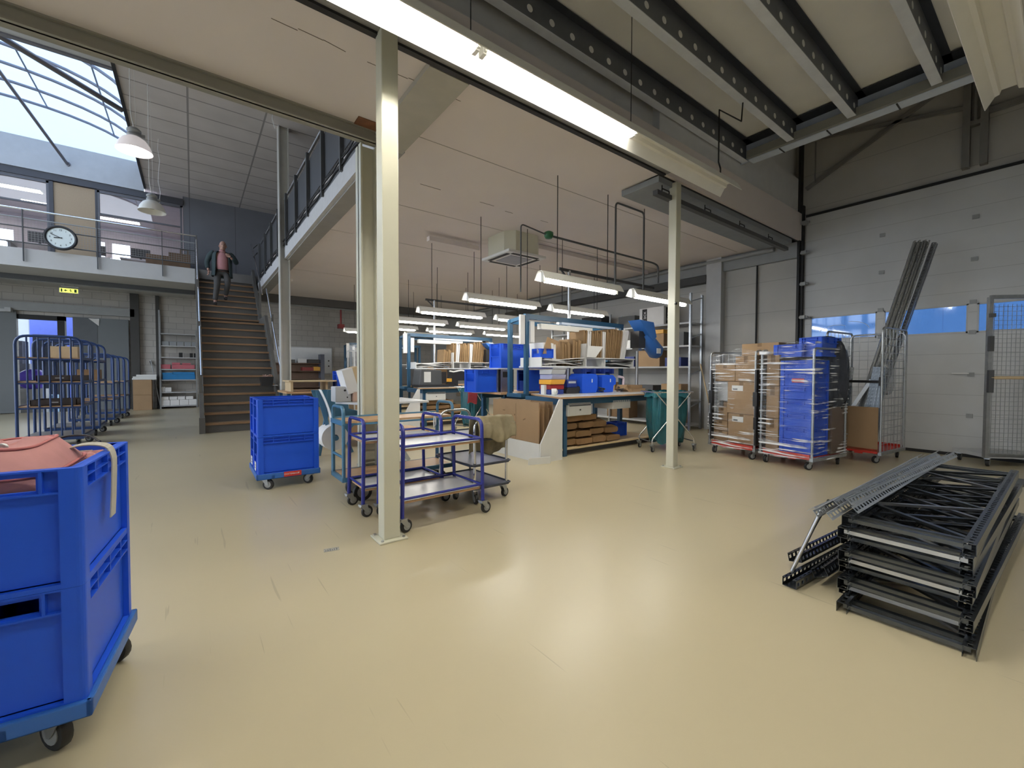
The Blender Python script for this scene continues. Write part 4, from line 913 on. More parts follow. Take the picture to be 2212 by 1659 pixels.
# ------------------------------------------------------------------ shelf trolleys with white tops
def top_trolley(L, W, hh, z1, z2):
    T = thing('table_trolley', '-', 'trolley', (0, 0, 0), 0, 'white topped trolleys')
    for i, x in enumerate((0, L)):
        g = G(); sp = .012*(1 if i else -1)
        g.tube(fillet([(x+sp, 0, .115), (x, 0, hh), (x, W, hh), (x+sp, W, .115)], .075), .016, 10); fr = ob('end_frame', g, M_navy, T)
    for z in (z1, z2):
        g = G(); g.box(.012, L-.012, .012, W-.012, z-.022, z-.004); sh = ob('shelf', g, M_wood, T)
        g = G(); g.box(.014, L-.014, .014, W-.014, z-.004, z); ob('shelf_top', g, M_lam, sh, label='white laminate top')
        g = G()
        for y in (.0, W): g.cyl((0, y, z+.018), (L, y, z+.018), .011, 8)
        for x in (0, L): g.cyl((x, 0, z+.018), (x, W, z+.018), .011, 8)
        ob('rail', g, M_navy, sh)
    for x, y, a in ((0, 0, .2), (L, 0, .1), (0, W, .15), (L, W, .6)): caster(T, x+(.012 if x else -.012), y, .118, .05, .026, a, .036)
    return T
TA = top_trolley(.735, .485, .835, .655, .245)
TA.location = (1.295, 3.11, 0); TA.rotation_euler = (0, 0, .03); TA['label'] = 'navy tube trolley with white shelves, in front beside the square column'
TB = dup(TA, (1.165, 3.645, 0), .0, 'navy tube trolley behind the front one, with a cable tie on its handle'); TB.scale = (1, .84, 1)
t = G(); t.tube([(.735, .16, .84), (.74, .15, .80), (.745, .16, .74), (.735, .18, .70), (.728, .17, .77), (.735, .165, .84)], .006, 5); ob('cable_tie', t, M_paper, TB)
# steel-blue platform trolley with wooden decks
TC = thing('platform_trolley', 'steel-blue trolley with two bare wooden decks behind the navy trolleys', 'trolley', (1.115, 4.44, 0), 0)
for x in (0, 1.15):
    g = G(); g.tube(fillet([(x, -.36, .25), (x, -.36, .92), (x, 0, .92), (x, 0, .25)], .07), .016, 10); ob('handle', g, M_sblue, TC)
g = G(); g.tube(fillet([(0, .02, .25), (0, .02, .79), (1.15, .02, .79), (1.15, .02, .25)], .05), .016, 8); g.cyl((0, -.36, .45), (0, 0, .45), .013, 8); g.cyl((1.15, -.36, .45), (1.15, 0, .45), .013, 8); ob('frame', g, M_sblue, TC)
for z in (.24, .77): g = G(); g.box(.02, 1.13, -.36, .02, z, z+.02); dk = ob('deck', g, M_wood, TC); g = G(); g.box(-.015, 1.165, -.375, -.36, z-.02, z+(.022 if z < .5 else -.004)); g.box(-.015, 1.165, .02, .035, z-.02, z+.022); g.box(-.015, .01, -.37, .035, z-.02, z+.022); ob('deck_rim', g, M_sblue, dk)
for x, a in ((.15, 0), (1.0, .4)):
    for y in (-.30, -.05): caster(TC, x, y, .225, .09, .04, a, .04, M_steel)
# grey serving trolley with a cloth
TD = thing('serving_trolley', 'serving trolley with three dark grey trays and chrome posts', 'trolley', (2.30, 3.73, 0), .03)
M_dtray = mat('slate_tray', (.045, .052, .075), .3, noise=.1)
for z in (.15, .37, .61):
    g = G(); g.prism([(-.2, -.36), (.2, -.36), (.24, -.32), (.24, .32), (.2, .36), (-.2, .36), (-.24, .32), (-.24, -.32)], z-.012, z)
    g.tube(fillet([(-.235, -.355, z+.005), (.235, -.355, z+.005), (.235, .355, z+.005), (-.235, .355, z+.005), (-.235, -.355, z+.005)], .04), .009, 6); ob('tray', g, M_dtray, TD, bevel=.003)
for i in (-1, 1):
    for j in (-1, 1): g = G(); g.cyl((i*.19, j*.33, .12), (i*.19, j*.33, .63), .0135, 10); ob('post', g, M_chrome, TD); caster(TD, i*.17, j*.3, .14, .045, .026, .8*j+i, .03)
g = G(); g.tube(fillet([(-.19, .33, .61), (-.19, .33, .84), (.19, .33, .84), (.19, .33, .61)], .1), .013, 8); g.tube(fillet([(-.19, -.33, .61), (-.19, -.33, .80), (.19, -.33, .80), (.19, -.33, .61)], .1), .013, 8); ob('handle', g, M_chrome, TD)
def clothf(u, v):
    x = -.20+.44*u; s = (v-.45)*.78
    d = abs(s)-.04
    z = .87 if d < 0 else .87-d*(.72 if s < 0 else .95)
    y = (-.0 if d < 0 else math.copysign(min(.05, d*.25), s))+math.copysign(min(abs(s), .04), s)
    z -= .05*max(0, u-.8)*(1 if d > 0 else .4)-.03*math.sin(u*8)*(d > .1)
    wv = (.011*math.sin(u*19+v*1.2)+.006*math.sin(u*37+1))*min(1, max(0, d)*7)+.004*math.sin(v*17+u*5)
    return (x+.015*math.sin(v*9), y+wv*(1 if d > 0 else .2), z+.004*math.sin(u*23+v*6))
g = G(); g.sheet(clothf, 44, 44, .006); o = ob('cleaning_cloth', g, M_cloth, None, (2.315, 3.405, -.04), .03); tag(o, 'crumpled khaki cloth draped over the end of the serving trolley', 'cloth')

# ------------------------------------------------------------------ roll holder, packing table and bits by the columns
PR = thing('paper_dispenser', 'steel-blue paper dispenser stand holding a white paper roll', 'paper dispenser', (1.52, 6.62, 0), 0)
g = G(); g.prism([(-.1, .98), (.0, .98), (.09, .42), (.05, .40)], -.02, 0, 'y'); g.prism([(.06, .99), (.33, .99), (.36, .7), (.62, .62), (.18, .18), (.16, .5), (.04, .72)], -.03, -.015, 'y'); g.prism([(-.1, .98), (.3, .98), (.3, .72), (-.02, .72)], .28, .3, 'y'); g.beam((.1, .14, .7), (-.03, .14, 0), .05, .05); g.beam((.2, .14, .7), (.45, .14, 0), .05, .05); ob('stand', g, M_sblue, PR, bevel=.004)
g = G(); g.cyl((.12, -.2, .30), (.12, .16, .30), .185, 28); rl = ob('paper_roll', g, M_paper, PR); g = G(); g.cyl((.12, -.26, .30), (.12, .2, .30), .035, 14); ob('core', g, M_sblue, rl); g = G(); g.cyl((.12, -.203, .30), (.12, -.198, .30), .045, 14); ob('core_hole', g, M_black, rl)
g = G(); g.sheet(lambda u, v: (-.06+.16*u+.03*math.sin(u*PI), -.19+.17*v, 1.0-.55*u), 10, 2, .003); ob('paper_web', g, M_paper, PR)
WT = thing('work_table', 'white topped table with a Y-shaped steel leg behind the columns', 'table', (2.0, 5.75, 0))
g = G(); g.prism([(-.5, .1), (-.3, -.4), (.6, -.4), (.6, .55), (-.3, .55)], .835, .86); ob('tabletop', g, M_lam, WT)
g = G(); g.beam((-.05, -.05, .84), (.12, -.05, .5), .05, .05); g.beam((.3, -.05, .84), (.12, -.05, .5), .05, .05); g.beam((.12, -.05, .55), (-.25, -.05, 0), .05, .05); g.beam((.12, -.05, .55), (.45, -.05, 0), .05, .05); g.beam((.12, .4, .84), (.12, .4, 0), .05, .05); ob('leg_frame', g, M_grey, WT)
g = G(); g.beam((-.12, -.08, .83), (.1, -.08, .55), .1, .03); ob('bracket', g, M_blk2, WT)
t = thing('wooden_tray', 'pale wooden tray with a handle slot on the white table', 'tray', (1.92, 5.62, .862), .05)
g = G(); g.box(-.15, -.04, -.13, -.12, 0, .15); g.box(.08, .15, -.13, -.12, 0, .15); g.box(-.15, .15, -.13, -.12, 0, .075); g.box(-.15, .15, -.13, -.12, .12, .15); g.box(-.15, -.14, -.13, .13, 0, .15); g.box(.14, .15, -.13, .13, 0, .15); g.box(-.15, .15, .12, .13, 0, .15); g.box(-.15, .15, -.13, .13, 0, .01); ob('body', g, M_ply, t)
t = thing('envelope_stack', 'leaning block of white and buff envelopes by the wooden tray', 'envelope stack', (1.72, 5.78, .862), .1)
Mt = Matrix.Translation((0, 0, .15)) @ Matrix.Rotation(-.28, 4, 'Y')
g = G(); g.box(-.12, .02, -.1, .1, -.02, .3, Mt); ob('white_block', g, M_paper, t); g = G(); g.box(.021, .1, -.1, .1, -.02, .3, Mt); ob('buff_block', g, M_ply, t); g = G(); g.box(-.05, .15, -.1, .1, 0, .13); ob('base', g, mat('pale_pink_card', (.6, .42, .34), .7), t)
t = thing('label_printer', 'small light grey machine box on the white table', 'machine', (1.56, 5.8, .862)); g = G(); g.box(-.1, .1, -.1, .12, 0, .2); ob('housing', g, M_lgrey, t, bevel=.01)
g = G(); g.cyl((.02, -.103, .15), (.02, -.1, .15), .014, 10); g.cyl((.05, -.103, .06), (.05, -.1, .06), .01, 8); ob('button', g, M_black, t)
PT = thing('packing_table', 'wooden packing table with a raised beech shelf in front of the whiteboard', 'table', (2.15, 9.3, 0))
g = G(); g.box(-.75, 1.1, -.45, .6, .84, .875); ob('tabletop', g, M_wood, PT); g = G(); g.prism([(-.7, -.4), (.1, -.4), (.3, -.1), (.1, .3), (-.7, .3)], 1.06, 1.085); ob('raised_shelf', g, M_ply, PT); g = G(); g.box(-.66, -.62, -.35, .28, .875, 1.06); g.box(.0, .04, -.2, .28, .875, 1.06); ob('riser', g, M_ply, PT)
for x in (-.7, 1.05): g = G(); g.box(x-.03, x+.03, -.4, -.34, 0, .84); g.box(x-.03, x+.03, .5, .56, 0, .84); ob('leg', g, M_bench, PT)
o = dup(CrM, (2.15+.5, 9.2, .876), 0, 'blue crate standing on the wooden packing table')
o['group'] = 'loose blue crates'
g = G(); g.box(-.8, .9, -.5, .4, .0, .06); g.box(-.75, -.65, -.4, -.3, -.12, 0); g.box(.75, .85, -.4, -.3, -.12, 0); g.box(-.75, -.65, .2, .3, -.12, 0); g.box(.75, .85, .2, .3, -.12, 0); tag(ob('low_platform', g, M_wood, None, (2.6, 7.7, .12)), 'low wooden platform on the floor behind the paper roll', 'platform')
boxes('cardboard_box', [(0, 0, 0, .5, .35, .2), (.02, 0, .205, .48, .34, .08)], M_card, 'box', lambda k: ('flat cardboard box on the low wooden platform', 'second flat cardboard box stacked on the low platform')[k], 'boxes on the low platform', (2.35, 7.6, .181))

# ------------------------------------------------------------------ whiteboard and shelf at the back
W_ = thing('whiteboard', 'white magnetic board hanging on the pale block wall', 'whiteboard', (3.9, 18.86, 0))
g = G(); g.box(-1.2, .80, 0, .03, 1.19, 2.25); ob('panel', g, M_board, W_); g = G(); g.box(-1.2, .82, -.01, .035, 2.24, 2.27); g.box(.79, .82, -.01, .035, 1.17, 2.27); g.box(-1.2, .82, -.03, .035, 1.17, 1.2); ob('frame', g, M_lgrey, W_)
for k in range(4): g = G(); g.cyl((.48+.2*(k % 2), -.01, 1.5+.22*(k//2)), (.48+.2*(k % 2), 0, 1.5+.22*(k//2)), .03, 10); ob('magnet', g, M_blk2, W_)
BS = thing('bookshelf', 'brown shelf unit with a grey end panel in front of the whiteboard', 'shelf', (3.55, 18.1, 0))
g = G(); g.box(.5, .64, -.2, .2, 0, 1.95); ob('end_panel', g, mat('slate_panel', (.12, .13, .17), .5), BS)
for z in (.35, .68, 1.0, 1.3, 1.6): g = G(); g.box(-1.2, .5, -.2, .2, z-.03, z); ob('shelf', g, mat('brown_board', (.15, .085, .055), .5, noise=.15), BS)
g = G(); g.box(-1.2, .5, .18, .2, 0, 1.6); ob('back_panel', g, MATS['brown_board'], BS)
boxes('storage_bin', [(.05, 0, 1.305, .4, .3, .13)], M_dred, 'bin', 'dark red bin on the brown shelf', None, (3.55, 18.1, 0)); boxes('storage_bin', [(.37, 0, 1.305, .24, .3, .15)], M_yel, 'bin', 'amber bin on the brown shelf', None, (3.55, 18.1, 0))
boxes('storage_bin', [(-.6, 0, 1.605, .4, .3, .12), (.25, 0, 1.605, .4, .3, .14)], M_blk2, 'bin', lambda k: ('left', 'right')[k]+' black bin on top of the brown shelf', 'black bins', (3.55, 18.1, 0))
boxes('storage_bin', [(-.15, 0, 1.605, .3, .3, .16)], M_paper, 'bin', 'white bin on top of the brown shelf', None, (3.55, 18.1, 0))
# floor bits
t = ob('floor_sticker', (lambda g: (g.box(-.05, .05, -.028, .028, 0, .0015), g)[1])(G()), mat('worn_label', (.35, .34, .31), .7, noise=.5, scale=60), None, (.765, 3.12, 0), -.2); tag(t, 'worn grey label stuck on the floor left of the square column', 'sticker')
g = G()
for k in range(6): g.box(-.04+.014*k, -.034+.014*k, -.018, .0+.008*(k % 3), .0015, .002)
ob('print', g, M_dgrey, t)

# ------------------------------------------------------------------ packing benches
def bench(label, ox, oy):
    B = thing('packing_bench', label, 'workbench', (ox, oy, 0), 0, 'packing benches with overhead frames')
    g = G(); g.prism([(.05, .0), (2.75, .0), (2.75, 1.1), (.4, 1.1)], .872, .898); top = ob('tabletop', g, M_wood, B)
    g = G(); g.prism([(.05, .0), (2.75, .0), (2.75, 1.1), (.4, 1.1)], .898, .902); ob('laminate', g, M_lam, top)
    g = G(); g.box(.2, 2.65, .1, .14, .77, .87); g.box(.4, 2.65, .95, .99, .77, .87); g.box(.2, .26, .1, 1.0, .77, .87); g.box(2.55, 2.61, .1, 1.0, .77, .87); ob('frame', g, M_bench, B)
    for x, y in ((.27, .17), (2.5, .17), (.5, .92), (2.5, .92)): g = G(); g.box(x-.035, x+.035, y-.035, y+.035, 0, .8); ob('leg', g, M_bench, B)
    for x, y in ((.28, 1.08), (2.72, 1.08)): g = G(); g.box(x-.035, x+.035, y-.03, y+.03, .85, 2.2); ob('upright', g, M_bench, B)
    for x, y in ((.2, 1.42), (2.72, 1.42)): g = G(); g.box(x-.035, x+.035, y-.03, y+.03, .85, 2.14); ob('upright', g, M_bench, B)
    g = G(); g.box(.24, 2.76, 1.05, 1.11, 2.14, 2.22); g.box(.16, 2.76, 1.39, 1.45, 2.08, 2.15); g.beam((.24, 1.08, 2.17), (.2, 1.42, 2.12), .05, .06); g.box(.15, .3, 1.05, 1.45, .84, .9); ob('overhead_frame', g, M_bench, B)
    g = G(); g.box(.3, 2.68, .72, 1.3, 1.335, 1.36); sh = ob('shelf', g, M_lam, B)
    g = G()
    for x, h in ((.32, .14), (1.35, .4), (1.85, .16)): g.box(x-.008, x+.008, .74, 1.28, 1.36, 1.36+h)
    g.box(1.35, 2.7, .72, 1.28, 1.505, 1.52); g.box(2.66, 2.68, .74, 1.28, 1.36, 1.52); ob('divider', g, M_white, sh)
    g = G(); g.prism([(-.34, 0), (.08, 0), (.08, .87), (.02, .87), (-.33, .26)], .0, .02, 'y'); ob('end_board', g, M_white, B)
    g = G(); g.box(-.345, -.325, .02, 1.35, 0, .26); ob('low_board', g, M_white, B)
    g = G(); g.box(.28, .78, .1, .55, .60, .80); dr = ob('drawer_case', g, M_white, B, bevel=.004)
    g = G(); g.box(.29, .77, .085, .1, .61, .76); f = ob('drawer', g, M_white, dr); g = G(); g.box(.30, .76, .08, .09, .75, .765); g.cyl((.53, .078, .69), (.53, .09, .69), .012, 8); ob('handle', g, M_dgrey, f)
    g = G(); g.box(1.3, 1.75, .1, .5, .66, .80); ob('drawer_case', g, M_white, B)
    g = G(); g.box(.2, 2.55, .15, 1.0, .09, .115); ob('lower_shelf', g, M_ply, B); g = G(); g.box(.25, 2.5, .25, .32, 0, .09); g.box(.25, 2.5, .85, .92, 0, .09); ob('bearer', g, M_dgrey, B)
    # unlit lamp housing and paper bar under the overhead frame
    g = G(); g.box(.5, 1.75, .96, 1.06, 1.98, 2.07); ob('lamp_housing', g, M_refl, B); g = G(); g.box(.95, 2.35, .93, .99, 2.08, 2.12); ob('lamp_cover', g, mat('lamp_cover', (.55, .65, .82), .3, noise=.03), B)
    g = G(); g.box(.31, .39, 1.0, 1.04, 1.75, 2.1); g.box(.14, .235, 1.06, 1.1, 1.72, 2.2); ob('paper_flag', g, M_paper, B)
    return B
BO = ((4.15, 4.40), (4.0, 8.84), (3.9, 13.3))
BN = ('front', 'second', 'rear')
for k in range(3):
    if k == 0: b0 = bench('front packing bench with a blue overhead frame and white end board', *BO[0])
    else: dup(b0, (*BO[k], 0), 0, ('second packing bench, behind the front one, with a grey machine on its corner', 'rear packing bench nearest the back wall, half hidden by the columns')[k-1])
    R_ = thing('rear_table', 'plain wooden table back to back with the %s packing bench' % BN[k], 'table', (BO[k][0]+.1, BO[k][1]+1.48, 0), 0, 'tables behind the benches')
    g = G(); g.box(-.05, 2.6, 0, .95, .87, .90); ob('tabletop', g, M_wood, R_); g = G(); g.box(.1, 2.5, .1, .14, .77, .87); g.box(.1, 2.5, .82, .86, .77, .87); ob('frame', g, M_bench, R_)
    for x in (.15, 2.45):
        for y in (.12, .84): g = G(); g.box(x-.035, x+.035, y-.035, y+.035, 0, .8); ob('leg', g, M_bench, R_)

# paper bags standing in a row on the upper shelf of the two visible benches
def bagstack(name, m, x, w, h, lean, base, y0=.80, d=.36, top=0.):
    """a bundle of flat bags on edge, fanned a little"""
    n = 5; g = G()
    for k in range(n):
        a = -w/2+w*k/n; b = a+w/n*.92; hh = h*(1-.05*((k*7) % 3)); sl = lean+.03*math.sin(k*2.1)
        yy = .012*((k*5) % 3)
        vs = [(a, yy, 0), (b, yy, 0), (b, d, 0), (a, d, 0), (a+sl*hh*.5, yy-.006, hh*.5), (b+sl*hh*.5, yy-.006, hh*.5), (b+sl*hh*.5, d, hh*.5), (a+sl*hh*.5, d, hh*.5),
              (a+sl*hh+.01, yy, hh), (b+sl*hh+.014, yy, hh-.01*(k % 2)), (b+sl*hh+.014, d, hh), (a+sl*hh+.01, d, hh)]
        q = [(0, 3, 2, 1), (8, 9, 10, 11)]
        for o_ in (0, 4): q += [(o_, o_+1, o_+5, o_+4), (o_+1, o_+2, o_+6, o_+5), (o_+2, o_+3, o_+7, o_+6), (o_+3, o_, o_+4, o_+7)]
        g.add(vs, q)
    return ob(name, g, m)
BAGS = [(.62, .26, .33, -.12, 0), (.98, .2, .36, -.05, 1), (1.22, .2, .41, .02, 1), (1.42, .1, .42, .05, 1), (1.53, .1, .41, .03, 0), (1.66, .1, .42, 0, 1), (1.80, .16, .43, .02, 1), (1.94, .08, .42, .0, 0), (2.06, .15, .46, .06, 1), (2.2, .14, .48, .1, 1), (2.34, .12, .47, .13, 1), (2.48, .15, .48, .20, 0)]
M_kraft2 = mat('kraft_bag_paper', (.24, .15, .07), .75, noise=.12, scale=9)
for k in range(2):
    for i, (x, w_, h, ln, c) in enumerate(BAGS):
        if k == 1 and i < 2: continue
        o = bagstack('bag_bundle', M_kraft2 if c else M_paper, x, w_*1.1, h*1.16, ln, 0)
        z = 1.362 if x < 1.35 else 1.521
        o.location = (BO[k][0]+x, BO[k][1]+.84, z)
        tag(o, '%s bundle of upright bags, %s from the left on the %s bench shelf' % ('brown' if c else 'white', ORD[i if k == 0 else i-2], BN[k]), 'bag bundle', 'bag bundles on the overhead shelf of the %s bench' % BN[k])
    # flat mailers lying in the left compartment
    for i, (z, dx, rz, m) in enumerate(((1.365, 0, .02, M_paper), (1.40, .03, -.05, M_blk2), (1.415, .02, .06, M_paper), (1.45, .05, .02, M_lgrey), (1.475, .06, -.08, M_paper))):
        g = G(); g.sheet(lambda u, v: (-.42+.84*u, -.2+.4*v, .025*math.sin(u*3.4+i)+.02*u*(1-u)+.008*math.sin(v*5+i)), 14, 6, .012)
        o = ob('mailer', g, m, None, (BO[k][0]+.82+dx, BO[k][1]+.95, z+.02), rz); tag(o, '%s flat mailer bag, %s from the bottom of the pile on the %s bench shelf' % ({'white_paper': 'white', 'black_plastic': 'black', 'light_grey_paint': 'grey'}[m.name], ORD[i], BN[k]), 'mailer', 'mailers on the %s bench shelf' % BN[k])
    for i in range(3):
        g = G(); g.sheet(lambda u, v: (-.3+.6*u, -.2+.4*v, .03*math.sin(u*4+i*2)*u+.006*math.sin(v*6)), 12, 5, .01); o = ob('mailer', g, (M_blk2, M_paper, M_blk2)[i], None, (BO[k][0]+2.22+.05*i, BO[k][1]+.9, 1.38+.035*i), .05*i); tag(o, '%s mailer bag %s in the right compartment of the %s bench shelf' % (('black', 'white', 'black')[i], ('at the bottom', 'in the middle', 'on top')[i], BN[k]), 'mailer', 'mailers in the right compartment of the %s bench shelf' % BN[k])
# kraft paper bundles piled on the lower shelves
for k in range(2):
    n_ = 0
    for row, (z, xs) in enumerate(((.12, (.42, .74, 1.08, 1.42)), (.245, (.40, .72, 1.06, 1.38)), (.365, (.44, .78, 1.1)), (.485, (.50, .86)))):
        for i, x in enumerate(xs):
            g = G(); ph = rnd.uniform(0, 6)
            def bf(u, v, ph=ph):
                a = u*2*PI; b = v
                kk = lambda t: math.copysign(abs(t)**.35, t)
                ew = 1-.25*abs(2*v-1)**3
                return (.165*kk(math.cos(a))*(1+.04*math.sin(5*v+ph)), -.3+.6*v, .062+.058*kk(math.sin(a))*ew*(1+.28*math.sin(9*v+ph+a)+.18*math.sin(3*a+ph)))
            g.sheet(bf, 18, 10); g.add([bf(q/18, 0) for q in range(18)], [tuple(range(18))]); g.add([bf(q/18, 1) for q in range(18)], [tuple(range(17, -1, -1))])
            o = ob('paper_bundle', g, M_kraft, None, (BO[k][0]+x, BO[k][1]+.50+rnd.uniform(-.03, .03), z), rnd.uniform(-.06, .06))
            tag(o, 'brown kraft paper bundle, %s from the left in the %s layer under the %s bench' % (ORD[i], ('bottom', 'second', 'third', 'top')[row], BN[k]), 'paper bundle', 'kraft paper bundles under the %s bench' % BN[k])
# cardboard sheets on edge in the side bin
for i in range(9):
    h = .82-.03*((i*5) % 4); L = 1.12-.06*((i*3) % 4); y0 = 4.47+.02*((i*7) % 5)
    g = G(); g.box(-.004, .004, 0, L, 0, h)
    if i == 1: g.box(-.004, .004, .2, .5, h, h+.05)
    if i == 0:
        pass
    o = ob('cardboard_sheet', g, M_card if i % 3 != 2 else M_card2, None, (3.845+i*.035, y0, .012)); o.rotation_euler = (0, .02*math.sin(i*2), .015*math.sin(i*1.7))
    tag(o, 'flattened cardboard box standing %s from the left in the side bin of the front bench' % ORD[i], 'cardboard', 'cardboard sheets in the side bin')
    if i == 0:
        s_ = G()
        for (a, b, c, d) in ((.55, .55, .6, .62), (.35, .3, .55, .57), (.72, .66, .3, .33), (.8, .85, .66, .66)): s_.beam((-.006, a, c), (-.006, b, d), .004, .012)
        s_.box(-.006, -.004, .52, .526, .05, .78); ob('crease', s_, M_card2, o)
g = G(); g.box(-.16, .16, -.012, .012, 0, .09); tag(ob('board_offcut', g, M_white, None, (3.77, 4.37, 0), -.3), 'small white board offcut standing on the floor by the front bench', 'board')

# items on the front bench
FX, FY = BO[0]
t = thing('mug', 'white mug with a round handle near the left end of the front bench', 'mug', (FX+.30, FY+.42, .903))
g = G(); g.lathe([(.001, .004), (.04, .002), (.042, .1), (.038, .1), (.036, .01), (.001, .01)], 20); ob('cup', g, M_white, t); g = G(); g.tube([(.04+.032*math.sin(q*PI/8), 0, .05+.035*math.cos(q*PI/8)) for q in range(9)], .006, 6); ob('handle', g, M_white, t)
def binbox(label, x, y, z, w, d, h, m, group=None, lab=True):
    t = thing('parts_bin', label, 'bin', (x, y, z), 0, group); g = G()
    g.prism([(-d, 0), (d, 0), (d, h), (-d*.3, h), (-d*.9, h*.55), (-d, h*.5)], -w, -w+.008, 'x'); g.prism([(-d, 0), (d, 0), (d, h), (-d*.3, h), (-d*.9, h*.55), (-d, h*.5)], w-.008, w, 'x'); g.box(-w, w, -d, d, 0, .008); g.box(-w, w, d-.008, d, 0, h); g.box(-w, w, -d, -d+.008, 0, h*.5); ob('body', g, m, t)
    if lab: g = G(); g.box(-w*.5, w*.5, -d-.003, -d, h*.18, h*.4); ob('label_card', g, M_label, t)
for i, (m, dx) in enumerate(((M_crated, 0), (M_dred, .005), (M_yel, -.01), (mat('lilac_plastic', (.34, .36, .55), .4), .01), (M_lgrey, 0))):
    g = G(); w_, d_, h_ = .15, .13, .075; g.prism([(-d_-.02*(i > 1), 0), (d_, 0), (d_, h_), (-d_-.05*(i > 1), h_)], -w_, w_, 'x'); o = ob('sorting_tray', g, m, None, (FX+.52+dx, FY+.72, .903+.08*i), bevel=.006)
    tag(o, ('dark blue', 'dark red', 'amber', 'lilac', 'pale grey')[i]+' sorting tray in the stack on the front bench', 'tray', 'stacked sorting trays')
g = G(); g.box(-.035, .035, -.04, .04, 0, .15); tag(ob('label_block', g, M_white, None, (FX+.36, FY+.72, .903)), 'small white block beside the stacked sorting trays', 'block')
t = thing('tape_dispenser', 'blue and black tape dispenser beside the stacked sorting trays', 'tape dispenser', (FX+.92, FY+.72, .903))
g = G(); g.prism([(-.15, 0), (.15, 0), (.15, .05), (.1, .1), (-.12, .1), (-.15, .05)], -.09, .09, 'y'); ob('base', g, M_blk2, t); g = G(); g.box(-.13, .1, -.085, .085, .1, .23); ob('housing', g, M_crated, t, bevel=.01); g = G(); g.box(-.1, .07, -.088, -.085, .17, .205); ob('display', g, M_lgrey, t); g = G(); g.cyl((.14, -.08, .07), (.14, .08, .07), .05, 12); ob('roller', g, M_blk2, t)
for i, (x, lb) in enumerate(((1.3, 'tall blue box with rounded corners in the middle of the front bench'), (1.78, 'blue box with stepped front corner right of the tall blue box'))):
    t = thing('storage_box', lb, 'box', (FX+x, FY+.75, .903)); g = G()
    g.prism([(-.18, 0), (.15, 0), (.19, .08), (.19, .28), (.15, .33), (-.16, .33), (-.2, .28), (-.2, .08)] if i == 0 else [(-.18, 0), (.12, 0), (.14, .12), (.2, .14), (.2, .25), (.12, .31), (-.16, .31), (-.18, .28)], -.16, .16, 'y'); ob('body', g, M_crate, t, bevel=.012)
    g = G(); g.box(-.14, -.1, -.165, .1, .33, .42); g.box(.08, .13, -.165, .1, .33, .42); g.box(-.17, .17, -.1, .1, .36, .41); ob('upper_tray', g, M_crated, t); g = G(); g.box(.03, .05, -.163, -.16, .18, .24); ob('sticker', g, M_label, t)
t = thing('wall_bracket', 'white and pink bracket leaning by the second blue box', 'bracket', (FX+2.08, FY+.6, .903)); g = G(); g.tube(fillet([(0, 0, .02), (.1, 0, .02), (.12, 0, .26), (-.02, 0, .28)], .04), .022, 8); ob('frame', g, mat('pale_pink_plastic', (.7, .58, .66), .4), t)
for i, x in enumerate((1.55, 2.06)):
    g = G(); g.tube([(.05*math.cos(q), .05*math.sin(q), .02+.008*q) for q in [k*.7 for k in range(14)]], .012, 6); tag(ob('cable_coil', g, M_blk2, None, (FX+x, FY+.55, .903)), ('black cable coil between the two blue boxes', 'black cable coil right of the blue boxes')[i], 'cable')
g = G(); g.box(-.24, .24, -.16, .16, 0, .06); g.box(-.2, .2, -.12, .14, .062, .12); g.prism([(-.24, .02), (-.36, .06), (-.30, .13)], -.1, .1, 'y'); tag(ob('folded_box', g, M_card, None, (FX+2.42, FY+.6, .903), .1), 'folded cardboard box lying at the right end of the front bench', 'box')
for i, (x, y, z) in enumerate(((.5, .82, 1.362+.13), (2.0, .5, .12))):
    o = dup(CrM, (FX+x, FY+y+.1, z), 0, ('blue tray in the left compartment of the front bench shelf', 'blue crate on the lower shelf of the front bench')[i]); o['group'] = 'loose blue crates'; o.scale = (.5, .6, .38) if i == 0 else (.5, .7, .6)
g = G(); g.prism([(-.22, 0), (.1, .0), (.22, .22), (-.1, .28)], -.004, .004, 'y'); o = ob('brown_card', g, M_card, None, (FX+.62, FY+.85, 1.56), .2); tag(o, 'loose brown card slanting behind the white bags on the front bench', 'card')
g = G(); g.prism([(0, 0), (.22, 0), (.42, .2), (.02, .2)], -.01, .01, 'y'); tag(ob('card_holder', g, M_white, None, (FX+1.32, FY+.70, 1.52)), 'white slanting cardholder beside the standing bags', 'holder')
# rear table of the front bench: computer, crates
t = thing('computer', 'black and silver desktop computer tower under a blue crate', 'computer', (4.50, 6.28, .905)); g = G(); g.box(-.14, .14, -.18, .25, 0, .40); ob('case', g, M_blk2, t); g = G(); g.box(-.145, .05, -.19, -.18, .0, .40); fr = ob('front_panel', g, M_steel, t); g = G(); g.box(-.11, .02, -.196, -.19, .26, .36); ob('drive_slot', g, M_black, fr)
t = thing('shelf_board', 'white shelf board carrying crates over the computer', 'shelf', (4.7, 6.35, 0)); g = G(); g.box(-.4, 1.4, -.25, .3, 1.31, 1.33); ob('board', g, M_lam, t)
for x in (-.38, 1.35): g = G(); g.box(x, x+.02, -.2, .25, .9, 1.31); ob('support', g, M_galv, t)
for x, y, z, lb in ((4.66, 6.3, 1.332, 'blue crate on the white shelf over the computer'), (4.16, 6.35, .905, 'blue crate left of the computer'), (5.32, 6.3, 1.332, 'blue crate on the white shelf behind the frame posts'), (5.3, 6.3, .905, 'blue crate on the table behind the frame posts')):
    o = dup(CrM, (x, y, z), .02, lb); o['group'] = 'loose blue crates'
    if z > 1.3: o.scale = (1, 1, 1.1)
